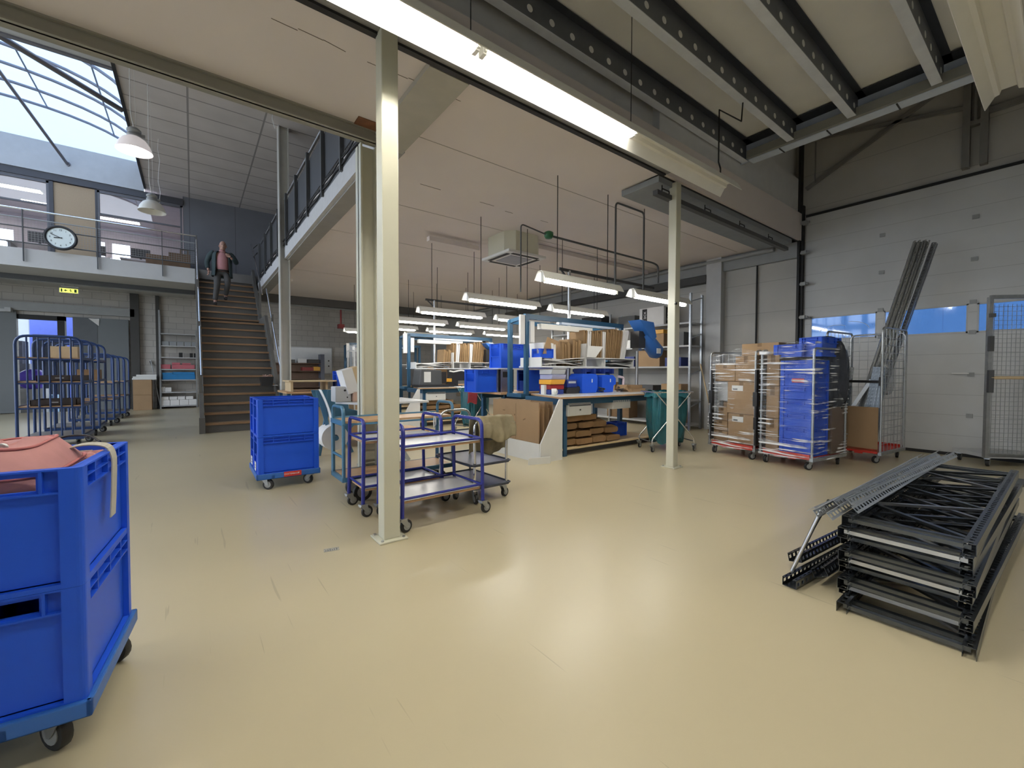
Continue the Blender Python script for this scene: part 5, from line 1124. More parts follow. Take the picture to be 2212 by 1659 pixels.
# items on the second bench
SX, SY_ = BO[1]
t = thing('label_machine', 'dark grey machine with a white label on the corner of the second bench', 'machine', (SX+.42, SY_+.35, .903)); g = G(); g.prism([(-.3, 0), (.3, 0), (.28, .4), (-.24, .42)], -.2, .2, 'y'); ob('housing', g, mat('machine_grey', (.07, .075, .08), .4), t, bevel=.015); g = G(); g.box(-.17, .0, -.204, -.2, .12, .36); ob('label_card', g, M_label, t); g = G(); g.box(.28, .42, -.18, .18, .08, .36); ob('feed_unit', g, M_blk2, t); g = G(); g.box(-.3, .45, -.24, .2, -.0, .06); ob('base', g, M_blk2, t)
t = thing('scanner', 'black and orange hand scanner beside the grey machine', 'scanner', (SX+1.0, SY_+.35, .903)); g = G(); g.prism([(-.1, 0), (.12, 0), (.2, .2), (.05, .24), (-.05, .08)], -.05, .05, 'y'); ob('body', g, M_blk2, t); g = G(); g.box(-.1, .05, -.06, .06, .12, .2); ob('shell', g, M_yel, t)
t = thing('monitor', 'black monitor with a white handle on the second bench', 'monitor', (SX+1.35, SY_+.6, .903)); g = G(); g.box(-.25, .25, -.03, .03, .14, .42); ob('screen', g, M_blk2, t, bevel=.01); g = G(); g.box(-.04, .04, -.02, .02, 0, .15); g.box(-.12, .12, -.1, .1, 0, .015); ob('stand', g, M_blk2, t); g = G(); g.tube([(-.22+.11*q, -.05, .38-.02*math.sin(q*PI/2)) for q in range(5)], .02, 8); ob('handle', g, M_white, t)
for i in range(2): binbox('%s blue parts bin at the right of the second bench' % ('lower', 'upper')[i], SX+1.78, SY_+.5, .903+.17*i, .13, .17, .165, M_crate, 'blue parts bins')
g = G(); g.cyl((0, 0, 0), (0, 0, .1), .05, 14); tag(ob('tape_roll', g, M_white, None, (SX+2.05, SY_+.4, .903)), 'white tape roll at the right end of the second bench', 'tape')
for i, (x, lb) in enumerate(((4.6, 'dark dual box on the rear table behind the second bench'), (5.6, 'cardboard box on the rear table behind the second bench'))): g = G(); g.box(-.3, .3, -.2, .2, 0, .5); tag(ob('storage_carton', g, (M_dgrey, M_card)[i], None, (x, 10.8, .903)), lb, 'box')
# bagging machine with a bright blue hopper on a post, one at each front bench end
def bagger(label, x, y, z, s=1.):
    t = thing('bag_filler', label, 'machine', (x, y, z)); M0 = Matrix.Scale(s, 4)
    g = G(); g.prism([(-.32, .32), (.12, .30), (.22, .02), (.12, -.06), (-.02, .04)], -.14, .14, 'y', M0); ob('hopper', g, mat('machine_blue', (.03, .13, .42), .35, noise=.08), t, bevel=.008)
    g = G(); g.tube([(-.0, 0, .08), (.22, 0, -.12), (.4, 0, -.26), (.46, 0, -.32)], [.1, .15, .16, .1], 14); ob('barrel', g, MATS['machine_blue'], t); g = G(); g.cyl((.455, 0, -.315), (.475, 0, -.332), .08, 14); ob('outlet', g, M_blk2, t); g = G(); g.box(.2, .32, -.165, -.15, -.3, -.2); ob('maker_label', g, M_label, t)
    g = G(); g.cyl((-.05, .12, -z+.9), (-.05, .12, .02), .03, 10); g.box(-.1, .0, .05, .2, -.25, -.1); ob('post', g, M_steel, t); g = G(); g.box(-.22, -.02, -.05, .15, -.2, .12); ob('motor', g, M_blk2, t)
bagger('bright blue paper-filling machine on a post at the right end of the front bench', 7.02, 5.05, 1.93)
bagger('bright blue machine behind the blue crates at the second bench', 6.55, 9.6, 1.75, .9)
# teal waste bag stands
def bagstand(label, x, y, rz):
    t = thing('waste_bag_stand', label, 'waste bag stand', (x, y, 0), rz)
    for i, yy in enumerate((-.22, .22)):
        g = G(); g.tube(fillet([(-.36, yy, .10), (-.36, yy, .2), (.3, yy, .94), (.34, yy, .94)], .04), .011, 8); g.tube(fillet([(.36, yy, .10), (.36, yy, .2), (-.3, yy, .94), (-.34, yy, .94)], .04), .011, 8); ob('cross_leg', g, M_chrome, t)
    g = G(); g.tube(fillet([(-.34, -.24, .945), (.34, -.24, .945), (.34, .24, .945), (-.34, .24, .945), (-.34, -.24, .945)], .05), .013, 8); ob('top_ring', g, M_chrome, t)
    g = G()
    for x_ in (-.36, .36): g.cyl((x_, -.22, .16), (x_, .22, .16), .01, 6)
    ob('cross_bar', g, M_dgrey, t)
    for x_ in (-.36, .36):
        for y_ in (-.22, .22): caster(t, x_, y_, .12, .04, .02, .5, .02)
    def bf(u, v):
        a = u*2*PI; k = lambda q: math.copysign(abs(q)**.6, q); r = 1-.16*v**2+.05*math.sin(v*PI); wv = 1+.045*math.sin(a*9+v*4)+.03*math.sin(a*17)
        return (.29*k(math.cos(a))*r*wv, .2*k(math.sin(a))*r*wv, .955-.80*v-(.05*math.cos(a*3) if v > .9 else 0))
    g = G(); g.sheet(bf, 64, 14); g.add([bf(q/64, 1) for q in range(64)], [tuple(range(64))]); g.sheet(lambda u, v: (bf(u, 0)[0]*(1.0+.16*v), bf(u, 0)[1]*(1+.2*v), .96-.09*v+.012*math.sin(u*60)), 64, 3); ob('bag', g, M_teal, t); return t
bagstand('teal waste bag hanging in a chrome cross-legged stand beside the front bench', 6.18, 4.0, -.48)
bagstand('teal waste bag stand between the packing benches, with a red cloth on it', 4.75, 7.6, .3)
g = G(); g.sheet(lambda u, v: (-.12+.2*u, -.03-.04*math.sin(v*PI), .02+.02*math.sin(u*5)-.36*v), 8, 8, .01); tag(ob('red_cloth', g, mat('red_cloth', (.42, .06, .08), .8, noise=.12, scale=15), None, (4.52, 7.32, .97), -.2), 'red cloth hanging over the rim of the rear teal bag', 'cloth')

# ------------------------------------------------------------------ rack along the right wall
RW = thing('storage_rack', 'long galvanised rack along the right wall behind the slim column', 'rack', (8.62, 5.02, 0))
for y in (0, 2.2, 4.4):
    for x in (0, .46): g = G(); g.box(x-.025, x+.025, y-.02, y+.02, 0, 2.98 if y < 1 else 2.75); ob('upright', g, M_galv, RW)
g = G()
for z in (.5, 1.2, 2.0, 2.8): g.beam((0, 0, z), (.46, 0, z+.12), .02, .02)
ob('brace', g, M_galv, RW)
RWZ = (.12, .66, 1.40, 1.86, 2.36)
for z in RWZ: g = G(); g.box(-.02, .48, .02, 4.4, z-.035, z); ob('shelf', g, M_lgrey, RW)
t = thing('carton', 'white carton with black lettering panels on top of the right wall rack', 'box', (8.82, 6.0, 2.362)); g = G(); g.box(-.2, .2, -.33, .33, 0, .42); ob('body', g, M_paper, t)
g = G(); g.box(-.204, -.2, .12, .25, .03, .40); pn = ob('logo_panel', g, M_black, t); text('lettering', 'Tacx', .13, M_paper, pn, facing((-.206, .185, .215), (0, 0, 1), (0, 1, 0)))
g = G(); g.box(-.12, .03, -.334, -.33, .03, .40); pn = ob('logo_panel', g, M_black, t); text('lettering', 'Tacx', .13, M_lgrey, pn, facing((-.045, -.336, .215), (0, 0, 1), (-1, 0, 0)))
RI = [('carton', M_card, 8.84, 5.5, .122, .34, .5, .4, 'cardboard box on the bottom shelf at the near end of the right rack', 'box'),
      ('carton', M_card, 8.84, 5.5, .662, .34, .5, .34, 'open cardboard box on the second shelf at the near end of the right rack', 'box'), ('carton', M_dgrey, 8.84, 6.2, .662, .34, .45, .3, 'dark box on the second shelf of the right rack', 'box'),
      ('carton', M_card, 8.84, 6.1, 1.402, .34, .6, .38, 'cardboard box on the middle shelf of the right rack', 'box'), ('crate', M_crated, 8.8, 5.45, 1.402, .3, .4, .2, 'dark blue bin on the middle shelf of the right rack', 'bin'), ('crate', M_crated, 8.8, 6.75, 1.402, .3, .5, .25, 'dark blue bin farther along the middle shelf of the right rack', 'bin'),
      ('carton', M_card, 8.84, 6.0, 1.862, .34, .6, .3, 'cardboard box under the white carton on the right rack', 'box'), ('pouch', M_yel, 8.78, 5.85, 2.165, .25, .3, .09, 'yellow pouch on a cardboard box on the right rack', 'pouch'), ('carton', M_dgrey, 8.84, 5.35, 1.862, .34, .3, .3, 'dark box at the near end of the fourth shelf of the right rack', 'box'),
      ('carton', M_dgrey, 8.84, 6.75, 2.362, .36, .5, .3, 'dark box on top of the right rack next to the white carton', 'box'), ('carton', M_card2, 8.84, 6.9, 1.402, .34, .0, .0, '', ''), ('carton', M_card2, 8.84, 7.0, .122, .34, .7, .45, 'worn cardboard box farther along the bottom shelf of the right rack', 'box'), ('carton', M_dgrey, 8.84, 7.7, 1.402, .36, .7, .38, 'dark box at the far part of the middle shelf of the right rack', 'box'),
      ('black_case', M_blk2, 8.84, 7.9, 2.362, .4, .7, .4, 'black case on top of the right rack beyond the white carton', 'case'), ('carton', M_card, 8.84, 7.6, 1.862, .34, .6, .35, 'cardboard box on the fourth shelf farther along the right rack', 'box'), ('crate', M_crate, 8.8, 5.3, .122, .3, .35, .0, '', ''),
      ('carton', M_white, 8.84, 6.9, 1.862, .3, .5, .2, 'white box on the fourth shelf of the right rack', 'box'), ('carton', M_card, 8.84, 7.4, .662, .34, .6, .35, 'cardboard box farther along the second shelf of the right rack', 'box')]
for n, m, x, y, z, a, b, c, lb, ct in RI:
    if c: g = G(); g.box(-a/2, a/2, -b/2, b/2, 0, c); tag(ob(n, g, m, None, (x, y, z), bevel=.004), lb, ct)
o = dup(CrM, (8.4, 5.3, 0.0), PI/2, 'blue crate with a white label standing on the floor before the right rack'); o['group'] = 'loose blue crates'; o.scale = (.6, .8, 1.1)
t = thing('push_broom', 'wide broom standing on the floor at the end of the right rack', 'broom', (8.72, 4.5, 0)); g = G(); g.beam((-.25, -.05, .05), (.25, .05, .05), .12, .09); ob('brush_head', g, M_kraft, t); g = G(); g.cyl((0, 0, .09), (.15, .42, 1.45), .014, 8); ob('handle', g, M_ply, t); g = G(); g.cyl((-.1, .0, .08), (.03, .08, .5), .01, 6); ob('stay', g, M_galv, t)
# draped cage and dark frame near the rear bench, office boxes upstairs
t = thing('draped_cage', 'tall mesh cage draped in clear plastic between the column and the back wall', 'roll container', (3.85, 12.2, 0)); g = G()
for x in (-.3, .3):
    for y in (-.3, .3): g.box(x-.015, x+.015, y-.015, y+.015, .15, 1.85)
for z in (.2, .9, 1.85):
    for a in (-.3, .3): g.beam((-.3, a, z), (.3, a, z), .02, .02); g.beam((a, -.3, z), (a, .3, z), .02, .02)
ob('frame', g, M_lgrey, t); g = G(); g.sheet(lambda u, v: (.34*math.copysign(abs(math.cos(u*2*PI))**.4, math.cos(u*2*PI)), .34*math.copysign(abs(math.sin(u*2*PI))**.4, math.sin(u*2*PI)), 2.0-1.2*v+.05*math.sin(u*40)*v), 48, 6); ob('plastic_sheet', g, M_clear, t); g = G(); g.box(-.28, .28, -.28, .28, .2, .75); ob('load', g, M_card, t)
for i in range(2): g = G(); g.box(-.25, .25, -.2, .2, 0, .3+.12*i); tag(ob('carton', g, mat('old_box', (.16, .10, .06), .8, noise=.15), None, (-.75+.5*i, 15.95, 4.272)), ('brown box', 'taller brown box')[i]+' on the landing floor beside the office glass', 'box')
g = G(); g.tube([(-.22, 15.9, 4.69), (-.22, 15.9, 4.85), (-.05, 15.9, 4.85), (-.05, 15.9, 4.69)], .03, 6); tag(ob('carton_handle_bag', g, MATS['old_box']), 'brown bag with a loop standing on the landing boxes', 'bag')
for i, (x, y, w_) in enumerate(((-1.35, 19.3, .5), (-3.6, 18.8, .6), (-2.5, 19.6, .4))):
    t = thing('office_desk', 'office desk behind the upstairs glass, '+('right one', 'left one', 'middle one farther back')[i], 'desk', (x, y, 4.27)); g = G(); g.box(-w_, w_, -.35, .35, .7, .74); ob('top', g, M_lam, t)
    for a in (-w_+.05, w_-.05): g = G(); g.box(a-.03, a+.03, -.3, .3, 0, .7); ob('leg', g, M_grey, t)
    m_ = thing('office_monitor', 'black monitor on the '+('right', 'left', 'middle rear')[i]+' office desk upstairs', 'monitor', (x, y, 5.011)); g = G(); g.box(-.25, .25, 0, .03, .1, .42); ob('screen', g, M_blk2, m_); g = G(); g.box(-.03, .03, 0, .03, 0, .12); g.box(-.1, .1, -.08, .08, 0, .01); ob('stand', g, M_blk2, m_)

# ------------------------------------------------------------------ roll containers (local x = depth away from the open front, y = width)
def roll_container(label, loc, rot, W=.74, D=.82, hh=1.57, sides=(1, 1), mesh=.0, wires=(1, 1)):
    T = thing('roll_container', label, 'roll container', loc, rot, 'roll containers by the door')
    g = G(); g.box(.02, D-.02, .03, W-.03, .135, .165); g.box(.0, .03, .03, W-.03, .135, .20); g.box(D-.03, D, .03, W-.03, .135, .2); g.box(.0, .02, W*.3, W*.45, .115, .14); g.box(0, .02, W*.6, W*.72, .115, .14); ob('deck', g, M_red, T, bevel=.004)
    for s, y in ((0, 0), (1, W)):
        if not sides[s]: continue
        g = G(); g.tube(fillet([(.0, y, .13), (.0, y, hh), (D, y, hh), (D, y, .13)], .07), .0155, 8); g.box(-.018, D+.018, y-.02, y+.02, .12, .16); fr = ob('side_frame', g, M_galv, T)
        if not wires[s]: continue
        g = G()
        nz = int((hh-.2)/(mesh or .15))
        for k in range(1, nz): z = .17+(hh-.2)*k/nz; g.cyl((0, y, z), (D, y, z), .004, 5)
        for k in range(1, 6 if not mesh else 7): x = D*k/(6 if not mesh else 7); g.cyl((x, y, .15), (x, y, hh), .0035 if mesh else .006, 5)
        ob('side_wires', g, M_galv, fr)
    for x, a in ((.07, 2.6), (D-.07, .3)):
        for y in (.05, W-.05): caster(T, x, y, .135, .05, .032, a+y, .028, M_galv)
    return T
def local(loc, rot):
    M = Matrix.Translation(loc) @ Matrix.Rotation(rot, 4, 'Z'); return lambda x, y, z: tuple(M @ Vector((x, y, z)))
def cbox(name, m, L, rot, x0, x1, y0, y1, z0, z1, label, cat, group=None, tape=True, lab=None):
    g = G(); sx, sy, sz = x1-x0, y1-y0, z1-z0
    g.box(-sx/2, sx/2, -sy/2, sy/2, 0, sz); o = ob(name, g, m, None, L((x0+x1)/2, (y0+y1)/2, z0), rot, bevel=.006); tag(o, label, cat, group)
    if tape and name != 'crate':
        t = G(); t.box(-sx/2-.0015, -sx/2, -.03, .03, sz*.72, sz+.001); t.box(-sx/2, sx/2, -.004, .004, sz, sz+.001); ob('tape', t, M_card2, o)
    if lab: t = G(); t.box(-sx/2-.003, -sx/2-.001, lab[0]-.09, lab[0]+.09, lab[1]-.04, lab[1]+.04); lb = ob('shipping_label', t, M_label, o); t = G(); t.box(-sx/2-.004, -sx/2-.003, lab[0]-.0, lab[0]+.07, lab[1]-.025, lab[1]-.005); ob('print', t, M_dgrey, lb)
    return o
# 1: boxes under wrap
A1, R1 = (6.40, 2.725, 0), -.19
roll_container('roll container of wrapped cardboard boxes, leftmost of the group at the door', A1, R1)
L_ = local(A1, R1)
GB = 'boxes in the leftmost roll container'
for s in ((.06, .5, .03, .47, .20, .64, 'large cardboard box at the lower right of the leftmost roll container', (.06, .36)), (.05, .5, .03, .48, .645, 1.12, 'large labelled cardboard box in the middle of the leftmost roll container', (.06, .38)), (.06, .5, .03, .36, 1.125, 1.5, 'cardboard box at the upper right of the leftmost roll container', None),
          (.06, .5, .365, .71, 1.125, 1.40, 'cardboard box at the upper left of the leftmost roll container', None), (.05, .4, .475, .71, .36, .51, 'small cardboard box at the left, second from the bottom, in the leftmost roll container', None), (.05, .4, .475, .71, .2, .355, 'small cardboard box at the bottom left of the leftmost roll container', None),
          (.08, .4, .5, .57, .515, .8, 'narrow cardboard box standing at the left of the leftmost roll container', None), (.15, .45, .575, .71, .515, .72, 'cardboard box set back at the left of the leftmost roll container', None), (.52, .78, .03, .7, .17, 1.3, 'tall cardboard box at the rear of the leftmost roll container', None)):
    cbox('cardboard_box', M_card, L_, R1, *s[:6], s[6], 'box', GB, True, s[7])
cbox('cardboard_box', M_card, L_, R1+.1, .1, .6, -.22, .3, 1.505, 1.68, 'wide cardboard box lying on top of the leftmost roll container', 'box', GB)
cbox('crate', M_lgrey, L_, R1, .12, .4, .5, .7, .82, 1.12, 'grey wire bin at the left of the leftmost roll container', 'bin')
def wrap(label, L, rot, x0, x1, y0, y1, z0, z1, amp=.015):
    g = G(); per = [(x0, y0), (x0, y1), (x1, y1), (x1, y0)]
    def f(u, v):
        a = (u*4) % 4; i = int(a) % 4; t = a-int(a); p = per[i]; q = per[(i+1) % 4]
        bul = amp*math.sin(t*PI)*math.sin(v*7+i*2)-amp*.6*math.sin(t*PI*3+v*19)
        x = p[0]+(q[0]-p[0])*t; y = p[1]+(q[1]-p[1])*t
        n = ((-1, 0), (0, 1), (1, 0), (0, -1))[i]
        top = z1+.05*math.sin(u*21)*(v > .99)
        return (x+n[0]*bul, y+n[1]*bul, z0+(top-z0)*v)
    g.sheet(f, 64, 26)
    o = ob('stretch_film', g, M_film, None, L(0, 0, 0), rot); return tag(o, label, 'stretch film')
wrap('clear stretch wrap around the leftmost roll container', L_, R1, -.025, .845, -.022, .762, .12, 1.56)
def strap(parent_label, L, rot, y, x0=-.03):
    g = G(); g.box(x0-.01, x0+.05, y-.012, y+.012, .22, 1.3); g.box(x0-.025, x0+.03, y-.03, y+.03, .78, .98); g.box(x0-.02, x0+.02, y-.02, y+.02, .45, .62); tag(ob('ratchet_strap', g, M_blk2, None, L(0, 0, 0), rot), parent_label, 'strap')
strap('black strap with buckles on the frame between the two wrapped roll containers', L_, R1, -.022, -.02)
strap('black strap at the left frame of the leftmost roll container', L_, R1, .70, -.03)
# 2: blue crates under wrap
A2, R2 = (6.29, 1.985, 0), -.15
roll_container('roll container of blue crates and cardboard boxes under stretch wrap, middle of the group', A2, R2, W=.66, wires=(0, 1))
L_ = local(A2, R2)
CrS = ob('crate', crate_mesh(.42, .41, .178, False, .055, .01, .014), M_crate, None)
for k in range(7):
    o = CrS if k == 0 else dup(CrS, None)
    o.location = L_(.27, .245, .17+.179*k); o.rotation_euler = (0, 0, R2); tag(o, 'shallow blue crate, %s from the bottom of the stack in the middle roll container' % ORD[k], 'crate', 'crates stacked in the middle roll container')
    if k == 5:
        M = Matrix.Translation((-.212, -.03, .09)) @ facing((0, 0, 0), (0, -1, 0), (0, 0, 1)); tagplate(o, M, .15)
CrB = ob('crate', crate_mesh(.5, .36, .17, False, .055), M_crate, None, L_(.34, .40, 1.47), R2+.1); tag(CrB, 'blue crate lying across the top at the left of the middle roll container', 'crate')
o = dup(CrB, L_(.45, .15, 1.47), R2, 'taller blue crate on top at the right of the middle roll container'); o.scale = (1, .8, 1.5)
for k, (z0, z1) in enumerate(((.17, .62), (.625, 1.07), (1.075, 1.5))): cbox('cardboard_box', M_card, L_, R2, .06, .5, .458, .63, z0, z1, 'narrow cardboard box, %s from the bottom at the left of the middle roll container' % ORD[k], 'box', 'narrow boxes in the middle roll container')
M_bagb = mat('black_bag_film', (.03, .035, .05), .22, noise=.3, scale=9, bump=.6)
def sack(label, L, c, r, m, rot):
    g = G()
    def f(u, v):
        a = u*2*PI; b = -PI/2+PI*v; k = lambda x, e: math.copysign(abs(x)**e, x)
        q = 1+.09*math.sin(5*a+4*v)+.06*math.sin(11*a+9*v)
        return (r[0]*k(math.cos(a), .7)*abs(math.cos(b))**.5*q, r[1]*k(math.sin(a), .7)*abs(math.cos(b))**.5*q, r[2]*k(math.sin(b), .7)*(1+.05*math.sin(3*a)))
    g.sheet(f, 40, 18); return tag(ob('film_sack', g, m, None, L(*c), rot), label, 'sack')
sack('dark film sack bulging at the top rear of the middle roll container', L_, (.66, .26, 1.22), (.19, .3, .52), M_bagb, R2)
cbox('cardboard_box', mat('dark_card', (.15, .1, .07), .7), L_, R2, .5, .82, .01, .62, .17, .80, 'dark brown box at the rear foot of the middle roll container', 'box')
wrap('clear stretch wrap around the middle roll container', L_, R2, -.025, .845, -.022, .682, .12, 1.62, .012)
# 3: tall cage with profiles
A3, R3 = (7.54, 1.58, 0), -.10
roll_container('tall roll container full of steel profiles behind a cardboard sheet, rightmost of the group', A3, R3, W=.66, D=.86, hh=1.88, mesh=.105)
L_ = local(A3, R3)
g = G(); g.box(.0, .012, .03, .63, .165, .78); g.box(.012, .5, .62, .63, .165, .70); tag(ob('cardboard_sheet', g, M_card, None, L_(0, 0, 0), R3), 'plain brown cardboard sheet across the front of the profile container', 'cardboard')
g = G(); g.tube(fillet([(.82, .0, .2), (.82, .0, 1.85), (.82, .66, 1.85), (.82, .66, .2)], .07), .013, 8)
for k in range(1, 12): g.cyl((.82, 0, .2+k*.14), (.82, .66, .2+k*.14), .0035, 5)
for k in range(1, 6): g.cyl((.82, .11*k, .2), (.82, .11*k, 1.85), .0035, 5)
g2 = [o for o in COL.objects if o.name.startswith('roll_container')][-1]
ob('rear_grid', g, M_galv, g2)
g = G(); g.box(-.01, .0, .02, .64, 1.12, 1.155); g.box(-.012, .0, .0, .03, 1.08, 1.2); tag(ob('tension_strap', g, M_blk2, None, L_(0, 0, .0), R3), 'black strap across the front of the profile container', 'strap')
M_prof = M_dgalv
def profile_mesh(Lp, w=.055, d=.045, pitch=.05, thin=.0022):
    """C-shaped rack upright with slotted flanges, along +x"""
    g = G(); g.box(0, Lp, -w/2, w/2, 0, thin)
    n = int(Lp/pitch)
    for s in (-1, 1):
        a, b = sorted((s*w/2, s*(w/2-thin))); g.box(0, Lp, a, b, 0, d*.28); g.box(0, Lp, a, b, d*.68, d)
        for k in range(n+1): x = Lp*k/n; g.box(max(0, x-pitch*.24), min(Lp, x+pitch*.24), a, b, d*.28, d*.68)
        a, b = sorted((s*w/2, s*(w/2-.02))); c_ = s*(w/2-.007); e_ = s*(w/2-.014)
        g.box(0, Lp, min(s*w/2, c_), max(s*w/2, c_), d-thin, d); g.box(0, Lp, min(e_, s*(w/2-.02)), max(e_, s*(w/2-.02)), d-thin, d)
        for k in range(n+1): x = Lp*k/n; g.box(max(0, x-pitch*.25), min(Lp, x+pitch*.25), min(c_, e_), max(c_, e_), d-thin, d)
    return g
def lay(o, p, q, up):
    """place a +x profile from p to q with its open side towards up"""
    p = Vector(p); q = Vector(q); x = (q-p).normalized(); z = Vector(up); z = (z-x*z.dot(x)).normalized(); y = z.cross(x)
    o.matrix_world = Matrix(((x.x, y.x, z.x, p.x), (x.y, y.y, z.y, p.y), (x.z, y.z, z.z, p.z), (0, 0, 0, 1)))
    return o
gp = profile_mesh(3.15, .06, .05, .05)
first = None
for k, (a, b, up) in enumerate((((7.86, 2.02, .22), (8.66, 1.47, 3.22), (-1, -.6, .1)), ((7.90, 1.97, .22), (8.70, 1.42, 3.24), (-1, -.6, .1)), ((7.95, 1.92, .22), (8.75, 1.36, 3.26), (-1, -.6, .1)), ((8.0, 2.0, .2), (8.78, 1.42, 3.2), (-.2, -1, .1)), ((8.03, 1.9, .2), (8.83, 1.31, 3.18), (-.2, -1, .1)))):
    if k == 0: o = first = ob('steel_profile', gp, M_galv)
    else: o = first.copy(); COL.objects.link(o)
    lay(o, a, b, up); tag(o, 'long slotted steel profile leaning out of the container, %s from the left of the bundle' % ORD[k], 'steel profile', 'long leaning profiles')
gs = profile_mesh(1.15, .05, .04, .05); first = None
for k, (a, b) in enumerate((((7.72, 2.1, .2), (7.76, 2.12, 1.34)), ((7.72, 2.05, .2), (7.88, 2.0, 1.33)), ((7.66, 1.9, .2), (7.85, 1.72, 1.2)), ((7.68, 1.82, .2), (7.72, 1.70, 1.28)), ((7.68, 1.78, .2), (7.74, 1.66, 1.28)), ((7.7, 1.74, .2), (7.76, 1.64, 1.22)), ((7.72, 1.70, .2), (7.78, 1.62, 1.3)), ((7.8, 1.7, .2), (7.9, 1.63, 1.26)))):
    if k == 0: o = first = ob('steel_profile', gs, M_prof)
    else: o = first.copy(); COL.objects.link(o)
    lay(o, a, b, (-1, -.2, 0)); tag(o, 'short steel profile standing in the profile container, %s from the left' % ORD[k], 'steel profile', 'short profiles in the container')
g = G(); g.beam((7.66, 2.0, .62), (7.74, 1.74, 1.16), .012, .045); tag(ob('bright_strip', g, M_chrome), 'bright steel strip slanting among the short profiles', 'steel strip')
sack('grey film sheet hanging inside the profile container', L_, (.5, .1, 1.2), (.12, .06, .25), M_clear, R3)
# 4: tall mesh cage at the right edge
A4, R4 = (8.50, .69, 0), -.79
T4 = thing('mesh_cage', 'tall galvanised mesh cage standing at the right edge before the sectional door', 'mesh cage', A4, R4)
def cage_side(p, q, hh, nm):
    p = Vector(p); q = Vector(q); d = q-p; g = G()
    for e in (p, q): g.beam(tuple(e+Vector((0, 0, .12))), tuple(e+Vector((0, 0, hh))), .045, .045)
    g.beam(tuple(p+Vector((0, 0, .16))), tuple(q+Vector((0, 0, .16))), .04, .05); g.beam(tuple(p+Vector((0, 0, hh))), tuple(q+Vector((0, 0, hh))), .03, .05); fr = ob(nm, g, M_galv, T4)
    g = G(); n = int(d.length/.05)
    for k in range(1, n): e = p+d*k/n; g.beam(tuple(e+Vector((0, 0, .16))), tuple(e+Vector((0, 0, hh-.1))), .004, .004)
    for k in range(1, int((hh-.2)/.06)): g.beam(tuple(p+Vector((0, 0, .16+k*.06))), tuple(q+Vector((0, 0, .16+k*.06))), .004, .004)
    ob('mesh', g, M_galv, fr)
cage_side((0, 0, 0), (.0, -.72, 0), 2.27, 'front_panel') if False else None
cage_side((0, 0, 0), (.72, .0, 0), 2.27, 'front_panel'); cage_side((0, .0, 0), (.0, .55, 0), 2.2, 'side_panel') if False else None
g = G(); g.box(0, .72, -.02, .5, .12, .17); ob('deck', g, M_lgrey, T4); g = G(); g.cyl((0, -.03, 1.2), (.72, -.03, 1.2), .022, 8); ob('hand_bar', g, M_ply, T4)
for x in (.05, .66):
    for y in (.03, .45): caster(T4, x, y, .12, .05, .032, .7, .02)
g = G(); g.box(-.03, .03, -.05, -.02, 1.0, 1.3); g.box(-.035, .02, -.05, -.02, 1.55, 1.75); g.box(-.03, .03, -.05, -.02, 2.0, 2.05); ob('latch', g, M_dgrey, T4)

# ------------------------------------------------------------------ stack of rack frames lying on the floor
PL = 2.45
gu = profile_mesh(PL, .055, .045, .05)
me_u = None
def frame_at(k, x, y, z, rot, tilt, Wd=.5):
    T = thing('rack_frame', 'slotted steel rack frame with crossed braces, %s from the bottom of the floor pile' % ORD[k], 'rack frame', (x, y, z), 0, 'rack frames piled on the floor')
    T.rotation_euler = (tilt, 0, rot)
    global me_u
    for s in (0, 1):
        if me_u is None: u = ob('upright', gu, M_dgalv, T); me_u = u.data
        else: u = bpy.data.objects.new('upright', me_u); COL.objects.link(u); u.parent = T
        u.location = (0, .0 if s == 0 else Wd, .0225); u.rotation_euler = ((-PI/2, 0, 0) if s == 0 else (PI/2, 0, 0))
        u.location.y = (0 if s == 0 else Wd)
    g = G(); xs = [.06, .12]+[.12+.37*q for q in range(1, 7)]
    for q, xx in enumerate((.05, .13, 2.33, 2.40)): g = G(); g.beam((xx, .02, .022), (xx, Wd-.02, .022), .03, .02); ob('end_brace', g, M_steel if (k % 3 == 1 and q == 0) else M_dgalv, T)
    n = 6
    for q in range(n):
        a = .16+2.14*q/n; b = .16+2.14*(q+1)/n; zz = .022+.006*(q % 2)
        g = G(); g.beam((a if q % 2 == 0 else b, .02, zz), (b if q % 2 == 0 else a, Wd-.02, zz), .026, .014); ob('brace', g, M_dgalv if (q+k) % 3 else M_steel, T)
    b_ = G()
    for xx in [.05, .13]+[.16+2.14*q/n for q in range(n+1)]:
        for y_ in (.035, Wd-.035): b_.cyl((xx, y_, .03), (xx, y_, .05), .009, 6)
    ob('bolt', b_, M_chrome, T)
ZS = [(.0, 2.70, .225, .02), (.052, 2.82, .25, .005), (.104, 2.74, .24, -.02), (.156, 2.86, .26, .015), (.208, 2.80, .25, -.005), (.262, 2.74, .235, .01), (.316, 2.84, .255, -.012), (.37, 2.78, .25, .012), (.424, 2.82, .245, .0)]
for k, (z, x, y, r) in enumerate(ZS): frame_at(k, x, y, z+.002, r, .0)
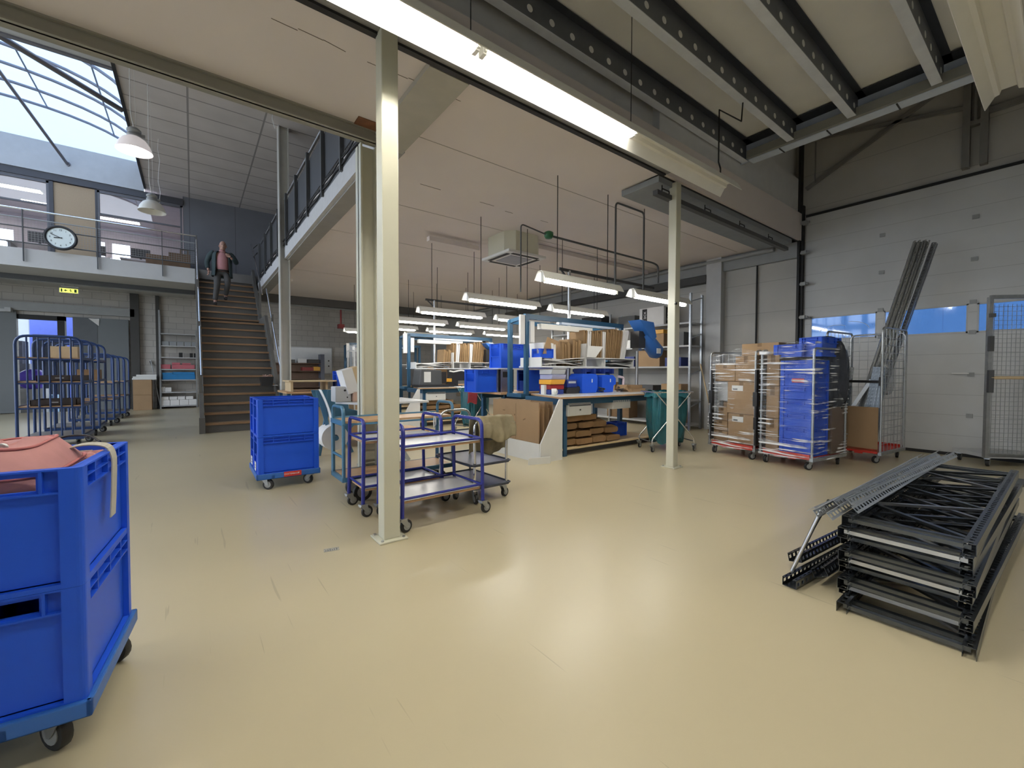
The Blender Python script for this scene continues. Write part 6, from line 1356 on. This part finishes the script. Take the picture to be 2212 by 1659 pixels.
# loose slotted angles bundled on the left of the pile and on the floor
def angle_mesh(Lp, a=.045, t=.0022, pitch=.05):
    g = G(); n = int(Lp/pitch)
    for ax in (0, 1):
        def bx(x0, x1, u0, u1): g.box(x0, x1, *((0, t, u0, u1) if ax == 0 else (u0, u1, 0, t)))
        bx(0, Lp, 0, a*.3); bx(0, Lp, a*.7, a)
        for k in range(n+1): x = Lp*k/n; bx(max(0, x-pitch*.22), min(Lp, x+pitch*.22), a*.3, a*.7)
    return g
ga = angle_mesh(2.5); first = None
for k, (dx, dy, dz, rx) in enumerate(((-.03, .78, .475, 2.4), (-.05, .835, .48, 2.5), (.2, .73, .478, 2.35), (.15, .80, .505, 2.3), (.05, .86, .472, -2.3), (.22, .76, .515, 2.45))):
    if k == 0: o = first = ob('slotted_angle', ga, M_galv)
    else: o = first.copy(); COL.objects.link(o)
    o.location = (2.72+dx, dy, dz+.03); o.rotation_euler = (rx, 0, -.012*k+.01); tag(o, 'bright slotted steel angle lying along the left of the frame pile, %s of the bundle' % ORD[k], 'steel angle', 'slotted angles on the frame pile')
gb = profile_mesh(2.3, .075, .05, .05)
o = ob('floor_profile', gb, M_dgalv); lay(o, (2.76, .97, .004), (5.0, .80, .02), (0, 0, 1)); tag(o, 'slotted steel profile lying on the floor at the left foot of the frame pile', 'steel profile')
o2 = o.copy(); COL.objects.link(o2); lay(o2, (3.02, 1.03, .06), (5.2, .88, .06), (0, .2, 1)); tag(o2, 'second slotted profile resting against the left foot of the frame pile', 'steel profile')
o3 = o.copy(); COL.objects.link(o3); lay(o3, (2.92, .86, .06), (5.15, .80, .08), (0, .5, 1)); tag(o3, 'short-ended slotted profile poking out from under the frame pile', 'steel profile')
g = G(); g.cyl((2.88, 1.0, .055), (2.92, .86, .475), .011, 8); tag(ob('brace_rod', g, M_steel), 'thin steel rod propped between the floor profile and the angle bundle', 'rod')
g = G(); g.cyl((3.4, 1.12, .02), (3.15, .9, .46), .009, 8); tag(ob('brace_rod', g, M_dgalv), 'darker thin rod leaning on the left of the frame pile', 'rod')
# low dark pallet behind the pile
g = G(); g.box(-.4, .5, -.12, .12, 0, .03); tag(ob('flat_profile', g, M_dgalv, None, (7.2, .45, 0), -.2), 'dark flat profile on the floor before the mesh cage', 'steel profile')
